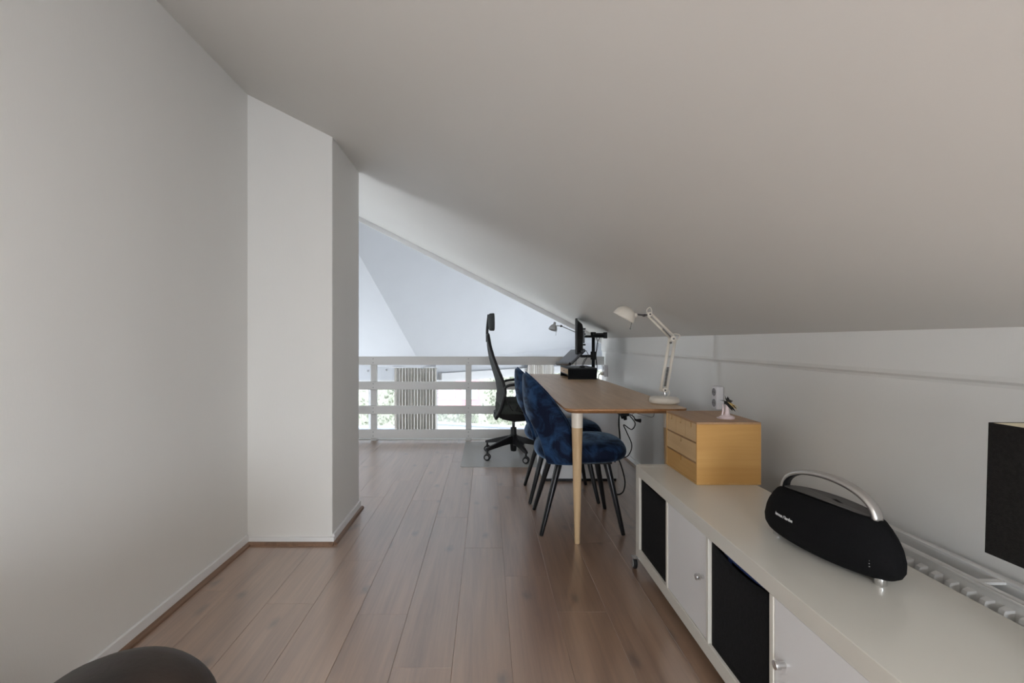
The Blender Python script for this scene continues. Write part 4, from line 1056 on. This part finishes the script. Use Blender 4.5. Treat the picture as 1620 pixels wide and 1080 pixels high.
# ------------------------------------------------------------------ monitor stand box, arm, monitor, laptop
ms = root('monitor_stand', (0.762, 4.52, DZ+0.0005), 0, 'black desktop riser box with a pale wooden drawer on the far desk end', 'monitor stand')
sx, sy, sz = 0.268, 0.475, 0.105
obj('top_panel', B(0, sx, 0, sy, sz-0.012, sz), M['black_plastic'], ms, bevel=0.002); obj('side_panel', B(0, sx, 0, 0.012, 0, sz-0.012), M['fabric_black'], ms); obj('side_panel', B(0, sx, sy-0.012, sy, 0, sz-0.012), M['fabric_black'], ms)
obj('shelf', B(0.004, sx, 0.012, sy-0.012, 0.034, 0.042), M['black_plastic'], ms)
dr = obj('drawer', B(-0.002, 0.20, 0.014, sy-0.014, 0.044, sz-0.014), M['birch_light'], ms, bevel=0.002)
obj('drawer_pull', B(-0.006, -0.002, sy*0.5-0.02, sy*0.5+0.02, 0.066, 0.072), M['birch_dark'], dr)

mo = root('monitor', (0, 0, 0), 0, 'black computer monitor turned away, seen from its back edge', 'monitor')
A1 = Vector((0.802, 4.38, 0)); A2 = Vector((0.905, 4.91, 0)); mz0, mz1 = 0.972, 1.298
dm = (A2-A1).normalized(); nm = Vector((dm.y, -dm.x, 0))     # nm points to +x: the back
mo.location = ((A1+A2)/2) + Vector((0, 0, mz0)); mo.rotation_euler = (0, 0, math.atan2(dm.y, dm.x))
hw = (A2-A1).length/2; mh = mz1-mz0
# local x along the width (away), local -y = back (nm)
obj('bezel', B(-hw, hw, -0.020, 0.0, 0, mh), M['black_plastic'], mo, bevel=0.003)
obj('screen', B(-hw+0.008, hw-0.008, 0.0, 0.0012, 0.016, mh-0.008), M['screen'], mo)
bm = bmesh.new(); loft(bm, [[Vector((-hw*0.93, -0.020, 0.015)), Vector((hw*0.93, -0.020, 0.015)), Vector((hw*0.93, -0.020, mh-0.015)), Vector((-hw*0.93, -0.020, mh-0.015))],
    [Vector((-hw*0.70, -0.062, 0.04)), Vector((hw*0.70, -0.062, 0.04)), Vector((hw*0.70, -0.062, mh-0.05)), Vector((-hw*0.70, -0.062, mh-0.05))],
    [Vector((-hw*0.60, -0.070, 0.05)), Vector((hw*0.60, -0.070, 0.05)), Vector((hw*0.60, -0.070, mh-0.08)), Vector((-hw*0.60, -0.070, mh-0.08))]])
obj('rear_housing', bm, M['black_plastic'], mo)
obj('connector_hood', B(-hw*0.62, hw*0.1, -0.064, -0.045, 0.004, 0.060), M['black_plastic'], mo, bevel=0.004)
obj('mount_plate', B(-0.06, 0.06, -0.086, -0.069, 0.10, 0.22), M['black_metal'], mo)
for z in (0.085, 0.185, 0.235): obj('mount_bolt', cyl(bmesh.new(), (-0.05, -0.094, z), (-0.05, -0.066, z), 0.008), M['black_metal'], mo)

ma = root('clamp_stand', (1.046, 4.745, DZ), 0, 'black clamp pole with two arms holding monitor and laptop tray', 'monitor arm')
obj('pole', cyl(bmesh.new(), (0, 0, 0.0), (0, 0, 0.435), 0.0165), M['black_metal'], ma, smooth=True)
bm = bmesh.new(); box(bm, -0.020, 0.022, -0.035, 0.035, 0.0005, 0.012); box(bm, 0.0175, 0.024, -0.03, 0.03, -0.07, 0.012); box(bm, -0.015, 0.0175, -0.03, 0.03, -0.07, -0.062)
cyl(bm, (-0.002, 0, -0.062), (-0.002, 0, -0.0275), 0.006)
obj('clamp', bm, M['black_metal'], ma)
zarm = 1.158-DZ
bm = bmesh.new(); cyl(bm, (0,0,zarm-0.028), (0,0,zarm+0.022), 0.026); c_ = obj('collar', bm, M['black_plastic'], ma, smooth=True, bevel=0.002)
def link(p, q, w, h, name):
    p = Vector(p); q = Vector(q); d_ = (q-p).normalized(); n_ = Vector((-d_.y, d_.x, 0)).normalized(); bm = bmesh.new(); up = Vector((0,0,1))
    loft(bm, [[c+n_*w-up*h, c+n_*w+up*h, c-n_*w+up*h, c-n_*w-up*h] for c in (p, q)]); return obj(name, bm, M['black_plastic'], ma, bevel=0.005)
el = (0.105, -0.05, zarm)
link((0, 0, zarm), el, 0.018, 0.012, 'arm_link'); link((0.105, -0.05, zarm-0.022), (-0.10, -0.10, zarm-0.022), 0.016, 0.011, 'arm_link')
bm = bmesh.new(); cyl(bm, (0.105, -0.05, zarm-0.040), (0.105, -0.05, zarm+0.020), 0.020); obj('elbow', bm, M['black_plastic'], ma, smooth=True, bevel=0.002)
z2 = 0.945-DZ
bm = bmesh.new(); cyl(bm, (0,0,z2-0.035), (0,0,z2+0.045), 0.027); obj('collar', bm, M['black_plastic'], ma, smooth=True, bevel=0.002)
link((0, 0, z2), (-0.13, -0.04, z2), 0.018, 0.013, 'arm_link')
for k, pts in enumerate(([(0.03, 0, zarm-0.03), (0.045, 0, zarm-0.10), (0.028, 0, zarm-0.20), (0.038, 0.0, 0.10), (0.032, 0.0, 0.02)], [(0.06, -0.02, zarm-0.03), (0.035, -0.01, zarm-0.09), (0.024, -0.012, zarm-0.18), (0.026, -0.01, 0.12)])):
    bm = bmesh.new(); tube(bm, pts, 0.0032, 6); obj('cable', bm, M['black_plastic'], ma, smooth=True)

# tilted laptop tray
T0 = Vector((0.806, 4.60, 0.872)); T1 = Vector((0.735, 4.95, 0.858)); up_ = Vector((0.142, 0.03, 0.135))
du_ = (T1-T0); nrm = du_.cross(up_).normalized()
if nrm.z > 0: nrm = -nrm
lt = root('laptop', tuple(T0), 0, 'grey closed laptop lying on the steeply tilted black tray', 'laptop')
z_ = Vector((0,0,0)); o_ = -nrm*0.002
prism_pts = [o_, o_+du_, o_+du_+up_*1.0, o_+up_*1.0]
obj('laptop_body', prism(bmesh.new(), prism_pts, -nrm*0.008), M['laptop'], lt, bevel=0.001)
o2 = -nrm*0.0105
obj('laptop_lid', prism(bmesh.new(), [o2, o2+du_, o2+du_+up_*1.0, o2+up_*1.0], -nrm*0.006), M['laptop'], lt, bevel=0.001)
tr = root('laptop_tray', tuple(T0), 0, 'black tilted tray under the grey laptop on the monitor arm', 'laptop tray')
e = du_*0.02
obj('tray_plate', prism(bmesh.new(), [-e, du_+e, du_+e+up_*0.97, -e+up_*0.97], nrm*0.006), M['black_metal'], tr)
lip = -up_*0.10
obj('tray_lip', prism(bmesh.new(), [-e, du_+e, du_+e+lip, -e+lip], -nrm*0.028), M['black_metal'], tr)

# papers and cords on the riser
pz = DZ+0.0005+sz+0.0006
bm = bmesh.new(); box(bm, -0.085, 0.085, -0.13, 0.13, 0, 0.0035); o = obj('paper_stack', bm, M['paper']); o.location = (0.862, 4.80, pz); o.rotation_euler = (0, 0, 0.1); setp(o, 'pale sheets of paper on the black riser box', 'papers')
def cord(name, pts, r_, m, label, k=8):
    bm = bmesh.new(); tube(bm, pts, r_, 6, k); o = obj(name, bm, m, None, smooth=True); return setp(o, label, 'cable')
cord('cable', [(0.905, 4.58, pz+0.003), (0.93, 4.60, pz+0.05), (0.96, 4.63, pz+0.09), (0.98, 4.67, 0.96), (0.955, 4.64, 1.0)], 0.003, M['black_plastic'], 'black cable rising from the riser box towards the monitor hood')
cord('cable', [(0.88, 4.60, pz+0.003), (0.90, 4.56, pz+0.006), (0.945, 4.555, pz+0.010), (1.00, 4.60, pz+0.005), (1.022, 4.66, pz+0.004)], 0.003, M['black_plastic'], 'black cable lying across the riser box top')
cord('cable', [(0.905, 4.62, pz+0.003), (0.935, 4.66, pz+0.06), (0.965, 4.70, pz+0.085)], 0.0028, M['black_plastic'], 'short black cable between riser top and lower arm')
bm = bmesh.new(); box(bm, -0.022, 0.022, -0.014, 0.014, 0, 0.016); o = obj('cable_hub', bm, M['black_plastic'], None, bevel=0.003); o.location = (0.905, 4.578, pz); setp(o, 'small black cable hub on the riser box', 'hub')

# ------------------------------------------------------------------ small grey lamp behind the monitor
gl = root('desk_lamp', (0.935, 5.13, DZ+0.0005), 0, 'grey desk lamp reaching out behind the monitor', 'desk lamp')
bm = bmesh.new(); lathe(bm, [(0, 0), (0.07, 0), (0.075, 0.006), (0.072, 0.018), (0.02, 0.026), (0, 0.027)], 32); obj('base', bm, M['lamp_grey'], gl, smooth=True)
g1 = Vector((0.045, 0, 0.435)); g2 = Vector((-0.150, -0.03, 0.515))
obj('lower_arm', cyl(bmesh.new(), (0, 0, 0.024), g1, 0.006), M['lamp_grey'], gl, smooth=True); obj('upper_arm', cyl(bmesh.new(), g1, g2, 0.005), M['lamp_grey'], gl, smooth=True)
obj('joint', cyl(bmesh.new(), g1+Vector((0,-0.012,0)), g1+Vector((0,0.012,0)), 0.011), M['dark_steel'], gl, smooth=True); obj('joint', cyl(bmesh.new(), g2+Vector((0,-0.012,0)), g2+Vector((0,0.012,0)), 0.012), M['dark_steel'], gl, smooth=True)
gh = g2 + Vector((-0.080, 0, -0.012)); ga = Vector((-0.30, -0.1, -0.95)).normalized(); gm = (-ga).to_track_quat('Z', 'Y').to_matrix()
bm = bmesh.new(); lathe(bm, [(0.045, -0.034), (0.043, -0.012), (0.034, 0.010), (0.020, 0.026), (0.013, 0.032), (0.013, 0.052), (0.010, 0.056), (0, 0.056)], 28, gh, gm)
for f in [f for f in bm.faces if len(f.verts) > 10]: bm.faces.remove(f)
obj('lamp_head', bm, M['lamp_grey'], gl, smooth=True, solid=0.002)
obj('head_bracket', cyl(bmesh.new(), g2, gh+Vector((0.012, 0, 0.018)), 0.005), M['lamp_grey'], gl, smooth=True)
obj('pull_rod', cyl(bmesh.new(), gh+Vector((0.030, -0.01, -0.03)), gh+Vector((0.020, -0.012, -0.088)), 0.0016, 0.0016, 6), M['dark_steel'], gl)

# ------------------------------------------------------------------ wall sockets
def socket(loc, label, plug):
    r = root('wall_socket', loc, 0, label, 'socket')
    obj('housing', B(-0.040, 0, -0.032, 0.032, -0.064, 0.064), M['socket'], r, bevel=0.007, seg=3)
    for zc in (-0.030, 0.030):
        mt = Matrix.Rotation(-PI/2, 3, 'Y')
        bm = bmesh.new(); lathe(bm, [(0.0, 0.0), (0.0215, 0.0), (0.0215, 0.002), (0.019, 0.0022), (0.0, 0.0008)], 24, (-0.0395, 0, zc), mt); q = obj('outlet', bm, M['socket_dark'], r, smooth=False)
        bm = bmesh.new()
        for y in (-0.0095, 0.0095): cyl(bm, (-0.0420, y, zc), (-0.0400, y, zc), 0.0026, 0.0026, 8)
        obj('contact_hole', bm, M['black_plastic'], q)
    return r
socket((XR-0.0005, 2.68, 0.778), 'double white wall socket behind the birch chest', False)
socket((XR-0.0005, 5.22, 0.772), 'double white wall socket with a plug beyond the monitor', True)
bm = bmesh.new(); mt = Matrix.Rotation(-PI/2, 3, 'Y'); lathe(bm, [(0, 0), (0.0185, 0), (0.0185, 0.018), (0.012, 0.032), (0, 0.034)], 20, (0, 0, 0), mt)
pl = root('plug', (XR-0.0435, 5.22, 0.742), 0, 'grey plug with cord in the socket beyond the monitor', 'plug')
obj('plug_body', bm, M['lamp_white'], pl, smooth=True)
bm = bmesh.new(); tube(bm, [(-0.026, 0, -0.004), (-0.045, -0.003, -0.012), (-0.052, -0.006, -0.05), (-0.055, -0.01, -0.14)], 0.005, 8); obj('cord', bm, M['black_plastic'], pl, smooth=True)

# ------------------------------------------------------------------ power strip and cords under the desk
ps = root('power_strip', (0.935, 3.42, DZ-0.0265), 0, 'black power strip fixed under the desk top', 'power strip')
for y in (-0.13, 0.13): obj('hanger', B(-0.027, -0.0255, y-0.01, y+0.01, -0.125, 0), M['black_plastic'], ps)
obj('strip_body', B(-0.025, 0.025, -0.16, 0.16, -0.125, -0.085), M['black_plastic'], ps, bevel=0.004)
for y in (-0.12, -0.06): obj('plugged_connector', cyl(bmesh.new(), (0.005, y, -0.125), (0.012, y, -0.155), 0.016, 0.011), M['black_plastic'], ps, smooth=True)
cord('cable', [(0.915, 3.33, 0.62), (0.910, 3.33, 0.52), (0.920, 3.34, 0.40), (0.900, 3.34, 0.33), (0.890, 3.36, 0.25)], 0.006, M['black_plastic'], 'thick black cord hanging straight from the power strip')
cord('cable', [(0.920, 3.30, 0.63), (0.975, 3.29, 0.58), (1.010, 3.29, 0.53), (0.985, 3.29, 0.49), (0.935, 3.30, 0.52), (0.955, 3.30, 0.47), (0.990, 3.30, 0.38), (0.965, 3.30, 0.31), (0.915, 3.31, 0.29)], 0.004, M['black_plastic'], 'thin black cord looping below the power strip')
cord('cable', [(0.955, 3.27, 0.60), (0.985, 3.25, 0.585), (1.000, 3.25, 0.562), (1.035, 3.25, 0.555)], lambda t: 0.004+0.014*max(0, (t-0.55))*1.6, M['black_plastic'], 'short black cord with a plug end beside the power strip')
cord('cable', [(0.915, 3.48, 0.30), (0.955, 3.46, 0.22), (0.985, 3.45, 0.10), (0.975, 3.44, 0.03), (0.945, 3.43, 0.006), (0.910, 3.43, 0.006)], 0.005, M['black_plastic'], 'black cord curling onto the floor beside the drawer unit')
cord('cable', [(1.005, 2.90, 0.708), (1.000, 2.90, 0.640), (0.96, 2.91, 0.642), (0.92, 2.93, 0.650), (0.90, 2.94, 0.655), (0.885, 2.95, 0.640), (0.877, 2.95, 0.634), (0.872, 2.95, 0.645), (0.872, 2.95, 0.708)], 0.0022, M['grey_plastic'], 'thin grey cord hanging under the near desk edge')
